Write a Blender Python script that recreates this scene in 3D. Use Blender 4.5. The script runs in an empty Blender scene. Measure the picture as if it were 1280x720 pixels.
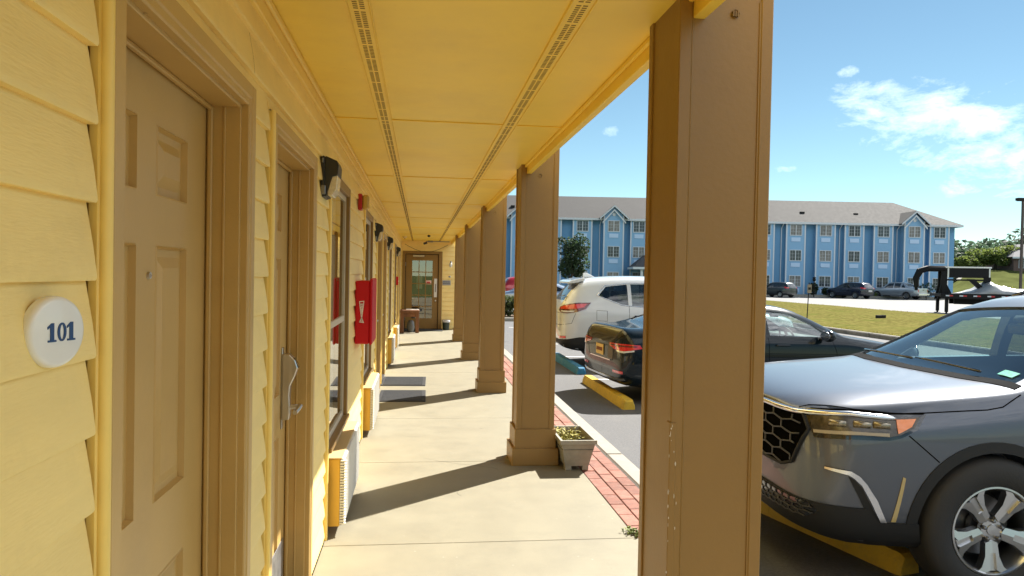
import bpy, bmesh, math, random
from mathutils import Vector, Matrix
from mathutils.bvhtree import BVHTree
random.seed(7)
R = math.radians
SC = bpy.context.scene
COL = SC.collection
G = -0.22            # parking lot level (the walkway is z = 0)

# ------------------------------------------------------------------ materials
MATS = {}
def mat(name, col, rough=0.6, metal=0.0, var=0.0, vscale=4.0, bump=0.0, bscale=60.0, coat=0.0, spec=0.5,
        dirt=None, dscale=2.0, damt=0.3, stretch=None, emit=None, island=0.0, coatr=0.03, specks=None):
    if name in MATS: return MATS[name]
    m = bpy.data.materials.new(name); m.use_nodes = True
    nt = m.node_tree; N = nt.nodes; L = nt.links
    b = N['Principled BSDF']
    b.inputs['Base Color'].default_value = (*col, 1)
    b.inputs['Roughness'].default_value = rough
    b.inputs['Metallic'].default_value = metal
    b.inputs['Specular IOR Level'].default_value = spec
    b.inputs['Coat Weight'].default_value = coat
    b.inputs['Coat Roughness'].default_value = coatr
    tc = N.new('ShaderNodeTexCoord'); src = tc.outputs['Object']
    if stretch:
        mp = N.new('ShaderNodeMapping'); mp.inputs['Scale'].default_value = stretch
        L.new(src, mp.inputs['Vector']); src = mp.outputs['Vector']
    cur = None
    if var > 0:
        n = N.new('ShaderNodeTexNoise'); n.inputs['Scale'].default_value = vscale; n.inputs['Detail'].default_value = 8
        n.inputs['Roughness'].default_value = 0.65
        L.new(src, n.inputs['Vector'])
        r = N.new('ShaderNodeValToRGB')
        r.color_ramp.elements[0].position = 0.3; r.color_ramp.elements[1].position = 0.7
        r.color_ramp.elements[0].color = (*[c*(1-var) for c in col], 1)
        r.color_ramp.elements[1].color = (*[min(1, c*(1+var)) for c in col], 1)
        L.new(n.outputs['Fac'], r.inputs['Fac']); cur = r.outputs['Color']
        rr = N.new('ShaderNodeMapRange'); rr.inputs['To Min'].default_value = max(0.02, rough*0.85); rr.inputs['To Max'].default_value = min(1, rough*1.15)
        L.new(n.outputs['Fac'], rr.inputs['Value']); L.new(rr.outputs['Result'], b.inputs['Roughness'])
    if island > 0:
        g = N.new('ShaderNodeNewGeometry'); hs = N.new('ShaderNodeMapRange')
        hs.inputs['To Min'].default_value = 1-island; hs.inputs['To Max'].default_value = 1+island
        L.new(g.outputs['Random Per Island'], hs.inputs['Value'])
        h = N.new('ShaderNodeHueSaturation'); L.new(hs.outputs['Result'], h.inputs['Value'])
        if cur: L.new(cur, h.inputs['Color'])
        else: h.inputs['Color'].default_value = (*col, 1)
        cur = h.outputs['Color']
    if dirt:
        n2 = N.new('ShaderNodeTexNoise'); n2.inputs['Scale'].default_value = dscale; n2.inputs['Detail'].default_value = 10
        n2.inputs['Roughness'].default_value = 0.7
        L.new(tc.outputs['Object'], n2.inputs['Vector'])
        r2 = N.new('ShaderNodeValToRGB'); r2.color_ramp.elements[0].position = 0.5; r2.color_ramp.elements[1].position = 0.75
        r2.color_ramp.elements[0].color = (0, 0, 0, 1); r2.color_ramp.elements[1].color = (damt, damt, damt, 1)
        L.new(n2.outputs['Fac'], r2.inputs['Fac'])
        mx = N.new('ShaderNodeMix'); mx.data_type = 'RGBA'
        L.new(r2.outputs['Color'], mx.inputs['Factor'])
        if cur: L.new(cur, mx.inputs['A'])
        else: mx.inputs['A'].default_value = (*col, 1)
        mx.inputs['B'].default_value = (*dirt, 1); cur = mx.outputs['Result']
    if specks:          # small marks: (scale, radius, share, colour, strength)
        for (ss, rad, share, scol, amt) in specks:
            vo = N.new('ShaderNodeTexVoronoi'); vo.inputs['Scale'].default_value = ss
            nw = N.new('ShaderNodeTexNoise'); nw.inputs['Scale'].default_value = ss*2.5; nw.inputs['Detail'].default_value = 2
            ad = N.new('ShaderNodeMixRGB'); ad.blend_type = 'ADD'; ad.inputs['Fac'].default_value = .25/ss
            L.new(tc.outputs['Object'], nw.inputs['Vector']); L.new(tc.outputs['Object'], ad.inputs['Color1']); L.new(nw.outputs['Color'], ad.inputs['Color2'])
            L.new(ad.outputs['Color'], vo.inputs['Vector'])
            mr = N.new('ShaderNodeMapRange'); mr.inputs['From Min'].default_value = rad; mr.inputs['From Max'].default_value = rad*.55; L.new(vo.outputs['Distance'], mr.inputs['Value'])
            sx = N.new('ShaderNodeSeparateColor'); L.new(vo.outputs['Color'], sx.inputs['Color'])
            lt = N.new('ShaderNodeMath'); lt.operation = 'LESS_THAN'; lt.inputs[1].default_value = share; L.new(sx.outputs[0], lt.inputs[0])
            mu = N.new('ShaderNodeMath'); mu.operation = 'MULTIPLY'; L.new(lt.outputs['Value'], mu.inputs[0]); L.new(mr.outputs['Result'], mu.inputs[1])
            m2 = N.new('ShaderNodeMath'); m2.operation = 'MULTIPLY'; L.new(mu.outputs['Value'], m2.inputs[0]); m2.inputs[1].default_value = amt
            mx2 = N.new('ShaderNodeMix'); mx2.data_type = 'RGBA'; L.new(m2.outputs['Value'], mx2.inputs['Factor'])
            if cur: L.new(cur, mx2.inputs['A'])
            else: mx2.inputs['A'].default_value = (*col, 1)
            mx2.inputs['B'].default_value = (*scol, 1); cur = mx2.outputs['Result']
    if cur: L.new(cur, b.inputs['Base Color'])
    if bump > 0:
        n3 = N.new('ShaderNodeTexNoise'); n3.inputs['Scale'].default_value = bscale; n3.inputs['Detail'].default_value = 4
        L.new(src, n3.inputs['Vector'])
        bp = N.new('ShaderNodeBump'); bp.inputs['Strength'].default_value = bump; bp.inputs['Distance'].default_value = 0.01
        L.new(n3.outputs['Fac'], bp.inputs['Height']); L.new(bp.outputs['Normal'], b.inputs['Normal'])
    if emit:
        b.inputs['Emission Color'].default_value = (*emit[:3], 1); b.inputs['Emission Strength'].default_value = emit[3]
    MATS[name] = m
    return m

def glassmat(name, tint, refl=1.0, rough=0.0, ior=1.5):
    """thin sheet glass: tinted see-through + fresnel mirror"""
    if name in MATS: return MATS[name]
    m = bpy.data.materials.new(name); m.use_nodes = True
    nt = m.node_tree; N = nt.nodes; L = nt.links
    N.remove(N['Principled BSDF'])
    t = N.new('ShaderNodeBsdfTransparent'); t.inputs['Color'].default_value = (*tint, 1)
    g = N.new('ShaderNodeBsdfGlossy'); g.inputs['Roughness'].default_value = rough; g.inputs['Color'].default_value = (refl, refl, refl, 1)
    ge = N.new('ShaderNodeNewGeometry'); dt = N.new('ShaderNodeVectorMath'); dt.operation = 'DOT_PRODUCT'
    L.new(ge.outputs['Incoming'], dt.inputs[0]); L.new(ge.outputs['Normal'], dt.inputs[1])
    def mt(op, a, b=None):
        n = N.new('ShaderNodeMath'); n.operation = op
        for k, v in enumerate((a, b)):
            if v is None: continue
            if isinstance(v, float): n.inputs[k].default_value = v
            else: L.new(v, n.inputs[k])
        return n.outputs['Value']
    f0 = ((ior-1)/(ior+1))**2*1.9          # both faces of the pane
    fac = mt('ADD', mt('MULTIPLY', mt('POWER', mt('SUBTRACT', 1.0, mt('ABSOLUTE', dt.outputs['Value'])), 5.0), 1-f0), f0)
    x = N.new('ShaderNodeMixShader'); L.new(fac, x.inputs['Fac']); L.new(t.outputs['BSDF'], x.inputs[1]); L.new(g.outputs['BSDF'], x.inputs[2])
    L.new(x.outputs['Shader'], N['Material Output'].inputs['Surface'])
    MATS[name] = m
    return m

def leafmat(name, col, isl=.45):
    m = mat(name, col, .65, var=.35, vscale=.8, island=isl)
    nt = m.node_tree; N = nt.nodes; L = nt.links; b = N['Principled BSDF']
    t = N.new('ShaderNodeBsdfTranslucent'); x = N.new('ShaderNodeMixShader'); x.inputs['Fac'].default_value = .45
    src = b.inputs['Base Color'].links[0].from_socket; h = N.new('ShaderNodeHueSaturation'); h.inputs['Value'].default_value = 1.5; h.inputs['Hue'].default_value = .485
    L.new(src, h.inputs['Color']); L.new(h.outputs['Color'], t.inputs['Color'])
    L.new(b.outputs['BSDF'], x.inputs[1]); L.new(t.outputs['BSDF'], x.inputs[2]); L.new(x.outputs['Shader'], N['Material Output'].inputs['Surface'])
    return m

# ------------------------------------------------------------------ mesh builder
class MB:
    def __init__(s): s.v = []; s.f = []
    def add(s, vs, fs):
        n = len(s.v); s.v += [tuple(v) for v in vs]; s.f += [tuple(n+i for i in f) for f in fs]; return s
    def box(s, x0, x1, y0, y1, z0, z1, mtx=None):
        vs = [Vector((x, y, z)) for z in (z0, z1) for y in (y0, y1) for x in (x0, x1)]
        if mtx: vs = [mtx @ v for v in vs]
        return s.add(vs, [(0, 2, 3, 1), (4, 5, 7, 6), (0, 1, 5, 4), (2, 6, 7, 3), (0, 4, 6, 2), (1, 3, 7, 5)])
    def cbox(s, x0, x1, y0, y1, z0, z1, c=0.005, mtx=None):
        """box with all edges chamfered by c"""
        vs = []; X = (x0, x1); Y = (y0, y1); Z = (z0, z1); sg = (1, -1)
        idx = {}
        for i in (0, 1):
            for j in (0, 1):
                for k in (0, 1):
                    for a in range(3):
                        p = [X[i]+c*sg[i], Y[j]+c*sg[j], Z[k]+c*sg[k]]
                        p[a] = (X[i], Y[j], Z[k])[a]
                        idx[i, j, k, a] = len(vs); vs.append(Vector(p))
        F = []
        for i in (0, 1): F.append([idx[i, 0, 0, 0], idx[i, 0, 1, 0], idx[i, 1, 1, 0], idx[i, 1, 0, 0]])
        for j in (0, 1): F.append([idx[0, j, 0, 1], idx[1, j, 0, 1], idx[1, j, 1, 1], idx[0, j, 1, 1]])
        for k in (0, 1): F.append([idx[0, 0, k, 2], idx[0, 1, k, 2], idx[1, 1, k, 2], idx[1, 0, k, 2]])
        for i in (0, 1):
            for j in (0, 1): F.append([idx[i, j, 0, 0], idx[i, j, 1, 0], idx[i, j, 1, 1], idx[i, j, 0, 1]])
        for i in (0, 1):
            for k in (0, 1): F.append([idx[i, 0, k, 0], idx[i, 1, k, 0], idx[i, 1, k, 2], idx[i, 0, k, 2]])
        for j in (0, 1):
            for k in (0, 1): F.append([idx[0, j, k, 1], idx[1, j, k, 1], idx[1, j, k, 2], idx[0, j, k, 2]])
        for i in (0, 1):
            for j in (0, 1):
                for k in (0, 1): F.append([idx[i, j, k, 0], idx[i, j, k, 1], idx[i, j, k, 2]])
        if mtx: vs = [mtx @ v for v in vs]
        return s.add(vs, F)
    def quad(s, a, b, c, d): return s.add([a, b, c, d], [(0, 1, 2, 3)])
    def tube(s, pts, r, n=8, cap=True):
        pts = [Vector(p) for p in pts]; rs = r if isinstance(r, (list, tuple)) else [r]*len(pts)
        vs = []; F = []; prev = None
        for i, p in enumerate(pts):
            d = (pts[min(i+1, len(pts)-1)]-pts[max(i-1, 0)]).normalized()
            if prev is None:
                a = d.orthogonal().normalized()
            else:
                a = (prev - d*prev.dot(d)).normalized()
            prev = a; b = d.cross(a)
            for k in range(n):
                t = 2*math.pi*k/n; vs.append(p+(a*math.cos(t)+b*math.sin(t))*rs[i])
        for i in range(len(pts)-1):
            for k in range(n):
                F.append((i*n+k, i*n+(k+1) % n, (i+1)*n+(k+1) % n, (i+1)*n+k))
        if cap: F.append(tuple(range(n))[::-1]); F.append(tuple((len(pts)-1)*n+k for k in range(n)))
        return s.add(vs, F)
    def lathe(s, prof, n=24, mtx=None, close=False):
        """prof: (r, h) pairs turned round local z"""
        vs = []; F = []; m = len(prof)
        for k in range(n):
            t = 2*math.pi*k/n
            for r, h in prof: vs.append(Vector((r*math.cos(t), r*math.sin(t), h)))
        if mtx: vs = [mtx @ v for v in vs]
        for k in range(n):
            k2 = (k+1) % n
            for i in range(m-1): F.append((k*m+i, k2*m+i, k2*m+i+1, k*m+i+1))
            if close: F.append((k*m+m-1, k2*m+m-1, k2*m, k*m))
        return s.add(vs, F)
    def prism(s, poly, h0, h1, mtx=None):
        n = len(poly)
        vs = [Vector((p[0], p[1], h0)) for p in poly]+[Vector((p[0], p[1], h1)) for p in poly]
        if mtx: vs = [mtx @ v for v in vs]
        return s.add(vs, [tuple(range(n))[::-1], tuple(range(n, 2*n))]+[(i, (i+1) % n, n+(i+1) % n, n+i) for i in range(n)])
    def blob(s, c, rx, ry, rz, seg=8, rings=6, jit=0.0, rnd=random):
        vs = []; F = []
        for i in range(rings+1):
            ph = math.pi*i/rings
            for k in range(seg):
                t = 2*math.pi*k/seg; j = 1+rnd.uniform(-jit, jit)
                vs.append((c[0]+rx*math.sin(ph)*math.cos(t)*j, c[1]+ry*math.sin(ph)*math.sin(t)*j, c[2]+rz*math.cos(ph)*j))
        for i in range(rings):
            for k in range(seg): F.append((i*seg+k, (i+1)*seg+k, (i+1)*seg+(k+1) % seg, i*seg+(k+1) % seg))
        return s.add(vs, F)
    def build(s, name, m, parent=None, smooth=False, bevel=0.0, merge=False, auto=None, norm=True):
        me = bpy.data.meshes.new(name); me.from_pydata(s.v, [], s.f); me.update()
        if merge or norm:
            bm = bmesh.new(); bm.from_mesh(me)
            if merge: bmesh.ops.remove_doubles(bm, verts=bm.verts, dist=1e-5)
            if norm: bmesh.ops.recalc_face_normals(bm, faces=bm.faces)
            bm.to_mesh(me); bm.free()
        o = bpy.data.objects.new(name, me); COL.objects.link(o)
        if m: me.materials.append(m)
        if smooth or auto is not None:
            for p in me.polygons: p.use_smooth = True
        if auto is not None: me.set_sharp_from_angle(angle=R(auto))
        if bevel > 0:
            b = o.modifiers.new('bevel', 'BEVEL'); b.width = bevel; b.segments = 2; b.limit_method = 'ANGLE'; b.angle_limit = R(40)
        if parent: o.parent = parent
        return o

def empty(name, loc=(0, 0, 0), rz=0.0, parent=None):
    o = bpy.data.objects.new(name, None); COL.objects.link(o); o.location = loc; o.rotation_euler = (0, 0, rz); o.empty_display_size = 0.2
    if parent: o.parent = parent
    return o
def tag(o, label=None, cat=None, group=None, kind=None):
    if label: o['label'] = label
    if cat: o['category'] = cat
    if group: o['group'] = group
    if kind: o['kind'] = kind
    return o
def struct(o): o['kind'] = 'structure'; return o
def copy_tree(o, parent=None):
    c = o.copy(); COL.objects.link(c); c.parent = parent
    for ch in list(o.children): copy_tree(ch, c)
    return c
def lerp(a, b, t): return a+(b-a)*t

# ------------------------------------------------------------------ camera frame (solved from the photograph's perspective)
F_PX, YAW, PITCH, ROLL = 909.8, R(7.2024), R(-1.0284), R(1.1122)
EYE = Vector((0, 0, 1.5))
_r0 = Vector((math.cos(YAW), -math.sin(YAW), 0))
_up0 = Vector((-math.sin(PITCH)*math.sin(YAW), -math.sin(PITCH)*math.cos(YAW), math.cos(PITCH)))
_fw = Vector((math.cos(PITCH)*math.sin(YAW), math.cos(PITCH)*math.cos(YAW), math.sin(PITCH)))
CAM_R = _r0*math.cos(ROLL)+_up0*math.sin(ROLL)
CAM_U = -_r0*math.sin(ROLL)+_up0*math.cos(ROLL)
def along(px, py, depth):
    """survey point: where photograph pixel (1280 x 720) lies at a given distance"""
    return EYE + (_fw + CAM_R*((px-640)/F_PX) + CAM_U*((360-py)/F_PX))*depth
def onground(px, depth, z=G):
    p = along(px, 360, depth); return Vector((p.x, p.y, z))
cam = bpy.data.cameras.new('camera'); co = bpy.data.objects.new('camera', cam); COL.objects.link(co)
co.matrix_world = Matrix(((CAM_R.x, CAM_U.x, -_fw.x, 0), (CAM_R.y, CAM_U.y, -_fw.y, 0), (CAM_R.z, CAM_U.z, -_fw.z, 1.5), (0, 0, 0, 1)))
cam.sensor_fit = 'HORIZONTAL'; cam.sensor_width = 36; cam.lens = 36*F_PX/1280; cam.clip_start = 0.05; cam.clip_end = 3000
SC.camera = co
# ------------------------------------------------------------------ ground, walkway, kerbs
XW = -.52            # face plane of the motel wall
M_ASPH = mat('asphalt', (.098, .099, .103), .85, var=.30, vscale=45, bump=.5, bscale=160, dirt=(.15, .148, .145), dscale=1.3, damt=.5, specks=[(1.4, .16, .3, (.045, .045, .046), .7), (60, .22, .3, (.16, .155, .15), .6)])
M_ASPH2 = mat('old_asphalt', (.185, .182, .177), .9, var=.2, vscale=2.0, bump=.3, bscale=60, dirt=(.235, .23, .225), dscale=.3, damt=.5)
M_WALK = mat('painted_walkway', (.222, .200, .136), .62, var=.09, vscale=3.5, bump=.2, bscale=260, dirt=(.145, .131, .092), dscale=2.2, damt=.5, specks=[(3.2, .055, .35, (.10, .088, .065), .55), (14, .10, .25, (.36, .34, .27), .5), (40, .14, .3, (.11, .10, .075), .45), (1.1, .22, .3, (.20, .18, .13), .35)])
M_CONC = mat('concrete', (.28, .265, .23), .85, var=.12, vscale=9, bump=.3, bscale=160, dirt=(.25, .23, .2), dscale=3, damt=.6)
M_BRICK = mat('red_paver', (.25, .108, .078), .85, var=.25, vscale=22, bump=.3, bscale=200, island=.22, dirt=(.33, .24, .19), dscale=9, damt=.55)
M_JOINT = mat('joint_sand', (.06, .05, .04), .95, var=.3, vscale=60)
M_GRASS = mat('dry_lawn', (.125, .112, .036), .95, spec=.0, var=.5, vscale=5.5, bump=.6, bscale=30, dirt=(.082, .105, .022), dscale=.7, damt=.9, specks=[(3, .3, .35, (.20, .165, .06), .6), (2.2, .3, .3, (.075, .09, .018), .6)])
M_LAWN = mat('far_green_lawn', (.085, .095, .034), .95, spec=.0, var=.3, vscale=.3, bump=.3, bscale=10)
M_WHITEP = mat('road_paint', (.62, .62, .60), .7, var=.25, vscale=18)

# one sheet to the horizon; the lot, lawn and roads lie on it
def ripple_sheet(x0, x1, y0, y1, nx, ny, f, name, m):
    q = MB()
    vs = [(lerp(x0, x1, i/nx), lerp(y0, y1, j/ny), 0) for j in range(ny+1) for i in range(nx+1)]
    vs = [(x, y, f(x, y)) for x, y, z in vs]
    fs = [(j*(nx+1)+i, j*(nx+1)+i+1, (j+1)*(nx+1)+i+1, (j+1)*(nx+1)+i) for j in range(ny) for i in range(nx)]
    q.add(vs, fs); return q.build(name, m, smooth=True)
o = MB().quad((-400, -400, G-.03), (1500, -400, G-.03), (1500, 1500, G-.03), (-400, 1500, G-.03)).build('ground', M_LAWN); struct(o)
o = MB().quad((1.70, -30, G), (13.9, -30, G), (13.9, 120, G), (1.70, 120, G)).build('parking_lot', M_ASPH); struct(o)
o = MB().quad((27.5, -40, G+.004), (150, -40, G+.004), (150, 150, G+.004), (27.5, 150, G+.004)).build('hotel_parking_lot', M_ASPH2); struct(o)
# stall lines
q = MB()
for y in (3.1, 6.1, 8.55, 11.85, 15.2, 18.0, 20.8, 23.6):
    q.quad((2.9, y-.05, G+.004), (7.6, y-.05, G+.004), (7.6, y+.05, G+.004), (2.9, y+.05, G+.004))
o = q.build('parking_lines', M_WHITEP); struct(o)
q = MB()
for k in range(16):
    u = 700+k*38; a = onground(u, 79, G+.009); b = onground(u-6, 73, G+.009)
    d = Vector((b.y-a.y, a.x-b.x, 0)).normalized()*.06
    q.quad(a-d, a+d, b+d, b-d)
o = q.build('hotel_parking_lines', M_WHITEP); struct(o)

# walkway: slabs with open joints, bricks, kerb
q = MB()
ys = [-6, -4.4, -2.7, -.95, .75, 2.4, 4.04, 5.80, 7.55, 9.3, 11.05, 12.8, 14.55, 16.3, 18.05, 19.7]
for i in range(len(ys)-1):
    x1 = 1.575 if ys[i+1] < 4.3 else 1.262
    q.cbox(-.66, x1, ys[i]+.0025, ys[i+1]-.0025, -.30, 0, .003)
o = q.build('walkway', M_WALK); struct(o)
q = MB(); rnd = random.Random(14)
for (x, y, a, n) in ((.62, 5.55, 2.5, 26), (-.1, 6.7, .4, 22), (.3, 4.9, 1.9, 12), (.2, 9.9, 2.8, 20)):     # hairline cracks in the slabs
    pts = []
    for k in range(n):
        pts.append((x, y)); a += rnd.uniform(-.45, .45); x += .028*math.cos(a); y += .028*math.sin(a)
        if not -.45 < x < 1.2: break
    for k in range(len(pts)-1):
        (xa, ya), (xb, yb) = pts[k], pts[k+1]; w_ = .0011*(1-k/len(pts))+.0004
        q.quad((xa-w_, ya-w_, .0006), (xa+w_, ya+w_, .0006), (xb+w_, yb+w_, .0006), (xb-w_, yb-w_, .0006))
o = q.build('walkway_cracks', mat('crack_shadow', (.09, .08, .06), .9)); struct(o)
q = MB(); q.box(-.66, 1.60, -6, 24.9, -.40, -.012); o = q.build('walkway_base', M_JOINT); struct(o)
q = MB(); rnd = random.Random(3)
for c in range(3):
    y = 4.05+(.10 if c % 2 else 0); x = 1.268+c*.1025
    while y < 24.6:
        L_ = .205
        dz = rnd.uniform(-.003, .003)
        q.cbox(x+.0025, x+.1000, y+.0025, y+L_-.0025, -.05, -.004+dz, .004)
        y += L_
o = q.build('brick_strip', M_BRICK); struct(o)
q = MB(); y = -6.0
while y < 25:
    q.cbox(1.585, 1.745, y, min(y+3.0, 25)-.008, -.40, -.002, .018); y += 3.0
o = q.build('kerb', M_CONC); struct(o)
# far kerb and the lawn between the two lots: it lies along the motel, a low bank
q = MB(); y = -30
while y < 62:
    q.cbox(13.85, 14.02, y, y+2.98, G-.3, G+.14, .03); y += 3
o = q.build('lawn_kerb', mat('grey_kerb', (.24, .22, .19), .9, var=.3, vscale=3, bump=.4, bscale=80)); struct(o)
def bank(x, y):
    t = min(1, max(0, (x-14.0)/14.0)); n = .05*math.sin(x*.9+y*.31)+.04*math.sin(y*.7-x*.4)
    e = 27.9
    edge = min(1, max(0, (e-x)/1.2))
    return G+.10+.10*math.sin(math.pi*t)+n*math.sin(math.pi*t) - (1-edge)*.09
o = ripple_sheet(14.0, 27.9, -30, 62, 28, 92, bank, 'lawn_bank', M_GRASS); struct(o)
# the far end of the lot closes with a kerbed bed
q = MB(); y = 62
q.cbox(1.6, 27.9, 62.0, 62.17, G-.3, G+.13, .03)
o = q.build('lot_end_kerb', MATS['grey_kerb']); struct(o)
# rising lawn far right, behind the trailer
def hill(x, y):
    p = Vector((x, y, 0))-Vector((0, 0, 0)); dep = p.x*math.sin(YAW)+p.y*math.cos(YAW); lat = p.x*math.cos(YAW)-p.y*math.sin(YAW)
    t = max(0, min(1, (dep-84)/22)); s = max(0, min(1, (lat/dep-.585)/.05)); s = s*s*(3-2*s)
    return G-.02+s*t*4.0+.1*math.sin(x*.11)*s
o = ripple_sheet(60, 330, 30, 330, 60, 60, hill, 'far_hill', M_LAWN); struct(o)
p = [along(1196, 343, 108), along(1225, 341.5, 110), along(1262, 338, 118), along(1300, 333, 130)]
q = MB(); vs = []
for a in p:
    z = hill(a.x, a.y)+.06; vs += [(a.x-1.0, a.y-2.0, z), (a.x+1.0, a.y+2.0, z+.02)]
q.add(vs, [(0, 2, 3, 1), (2, 4, 5, 3), (4, 6, 7, 5)])
o = q.build('far_path', M_CONC); struct(o)
# grass blades, thickest where the bank is nearest
q = MB(); rnd = random.Random(11)
for k in range(7000):
    x = 14.03+.5*rnd.random()**2 if k % 2 else 27.9-.9*rnd.random()**2; y = rnd.uniform(15, 60)
    z = bank(x, y); h = rnd.uniform(.02, .06); a = rnd.uniform(0, 6.28); w_ = rnd.uniform(.010, .028)
    dx, dy = math.cos(a)*w_, math.sin(a)*w_; tx, ty = rnd.uniform(-.05, .05), rnd.uniform(-.05, .05)
    q.add([(x-dx, y-dy, z-.01), (x+dx, y+dy, z-.01), (x+tx, y+ty, z+h)], [(0, 1, 2)])
o = q.build('lawn_grass', leafmat('grass_blade', (.15, .145, .022), .3), norm=False); tag(o, 'dry yellow green grass covering the bank between the lots', 'grass', kind='stuff')
# ------------------------------------------------------------------ the motel
ZC = 2.367           # soffit height
YE = 19.66           # end wall
M_YEL = mat('yellow_siding_paint', (.92, .71, .275), .55, var=.06, vscale=3, bump=.22, bscale=90, dirt=(.68, .50, .19), dscale=5, damt=.35, stretch=(1, .4, 3), specks=[(5, .022, .4, (.30, .20, .06), .8), (17, .045, .12, (.36, .25, .09), .7)])
M_SOF = mat('yellow_soffit_paint', (.95, .69, .105), .45, var=.05, vscale=2.0, bump=.05, bscale=30, dirt=(.78, .51, .075), dscale=1.2, damt=.5, specks=[(3, .018, .35, (.25, .15, .03), .8), (9, .03, .12, (.45, .28, .05), .7)])
M_TRY = mat('yellow_trim_paint', (.90, .66, .18), .45, var=.05, vscale=8)
M_TAN = mat('tan_door_paint', (.53, .345, .115), .42, var=.05, vscale=4, bump=.05, bscale=110, dirt=(.42, .26, .09), dscale=3, damt=.45, specks=[(9, .03, .12, (.62, .55, .42), .8), (6, .03, .15, (.22, .13, .05), .7)])
M_BRN = mat('brown_column_paint', (.262, .150, .038), .42, var=.05, vscale=2.2, bump=.08, bscale=60, dirt=(.20, .112, .034), dscale=2.2, damt=.55, specks=[(7, .022, .2, (.10, .055, .02), .8), (11, .03, .06, (.5, .42, .3), .8)])
M_DARK = mat('dark_void', (.012, .011, .010), .9)
M_CURT = mat('pale_curtain', (.55, .53, .48), .85, var=.1, vscale=6)
M_STEEL = mat('brushed_steel', (.60, .58, .54), .30, 1.0, var=.1, vscale=60, stretch=(1, 1, .05))
M_WINGL = glassmat('window_glass', (.80, .84, .82), ior=1.75)
M_CHIP = mat('bare_primer', (.62, .56, .46), .8, var=.15, vscale=90)

motel = empty('motel_building', (0, 0, 0))
tag(motel, 'yellow lap-sided motel with a covered walkway, tan doors and square brown columns', 'building')

DOORS = [1.26, 2.56, 8.57, 9.87, 15.95, 17.25]          # start of each casing along the walkway
DW, DH = .985, 2.035
WINS = [4.15, 6.65, 11.65, 14.15]
WW = 1.06
openings = [(y-.049, y+DW, 0, DH) for y in DOORS]+[(y-.046, y+WW+.006, 0, 2.085) for y in WINS]
openings += [(y-2*7.35+.05, y-2*7.35+.05+DW, 0, DH) for y in ()]

EXPO = .1215
def siding(q, x, y0, y1, ops, z0, z1, face=1):
    """lap courses on a wall plane x, running along y; ops = holes (ya, yb, za, zb)"""
    k0 = math.floor((z0-1.6)/EXPO)
    z = 1.6+k0*EXPO
    prof = [(0, -.004), (0, .0165), (.035, .0185), (.10, .0180), (.45, .0125), (1.0, .0015)]
    while z < z1-.004:
        a, b = max(z, z0), min(z+EXPO, z1)
        cuts = sorted({y0, y1, *[min(max(o[0], y0), y1) for o in ops], *[min(max(o[1], y0), y1) for o in ops]})
        for i in range(len(cuts)-1):
            ya, yb = cuts[i], cuts[i+1]
            if yb-ya < .005: continue
            mid = (ya+yb)/2; lo = a
            for o in ops:
                if o[0] <= mid <= o[1] and o[3] > lo: lo = o[3] if o[2] <= lo+.01 else lo
            if lo > b-.008: continue
            pts = []
            t0 = (lo-z)/EXPO
            for t, dx in prof:
                zz = max(lo, min(b, z+t*EXPO)); pts.append((dx, zz))
            pts[0] = (-.004, lo)
            n = len(pts); vs = [(x+face*dx, ya, zz) for dx, zz in pts]+[(x+face*dx, yb, zz) for dx, zz in pts]
            fs = [(j, j+1, n+j+1, n+j) for j in range(n-1)]
            # end pieces with the hollow behind the lap left open
            fs += [tuple(range(n)), tuple(range(n, 2*n))[::-1]]
            q.add(vs, fs)
        z += EXPO
q = MB()
siding(q, XW, -6, YE, openings, 0.0, ZC-.035)
q.build('siding', M_YEL, motel, auto=35)
# sheathing behind, with door recesses
q = MB()
cuts = sorted([(o[0], o[1], o[3]) for o in openings]); y = -6.0
for a, b, zt in cuts:
    q.box(XW-.14, XW-.003, y, a, 0, ZC+.05); q.box(XW-.14, XW-.003, a, b, zt, ZC+.05); y = b
q.box(XW-.14, XW-.003, y, YE, 0, ZC+.05)
q.build('wall', M_YEL, motel)
q = MB(); q.box(-5.0, XW-.20, -6, YE+5, -.3, 5.2); q.build('wall', M_DARK, motel)

# frieze and crown under the soffit
q = MB(); q.cbox(XW, XW+.022, -6, YE, ZC-.075, ZC-.004, .003); q.cbox(XW+.022, XW+.036, -6, YE, ZC-.030, ZC-.004, .004); q.build('frieze', M_TRY, motel)
# vertical butt joints of the lap boards
q = MB()
pr_ = [(.0195, 2.0865), (.0187, 2.1), (.0135, 2.14), (.0075, 2.175), (.0022, 2.2068)]
q.add([(XW+dx+.0008, 2.262+s_*.0013+.004*math.sin((zz-2.086)*26), zz) for dx, zz in pr_ for s_ in (-1, 1)], [(2*i, 2*i+1, 2*i+3, 2*i+2) for i in range(4)])
q.build('board_joint', mat('dark_crack', (.05, .03, .012), .9), motel)

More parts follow.
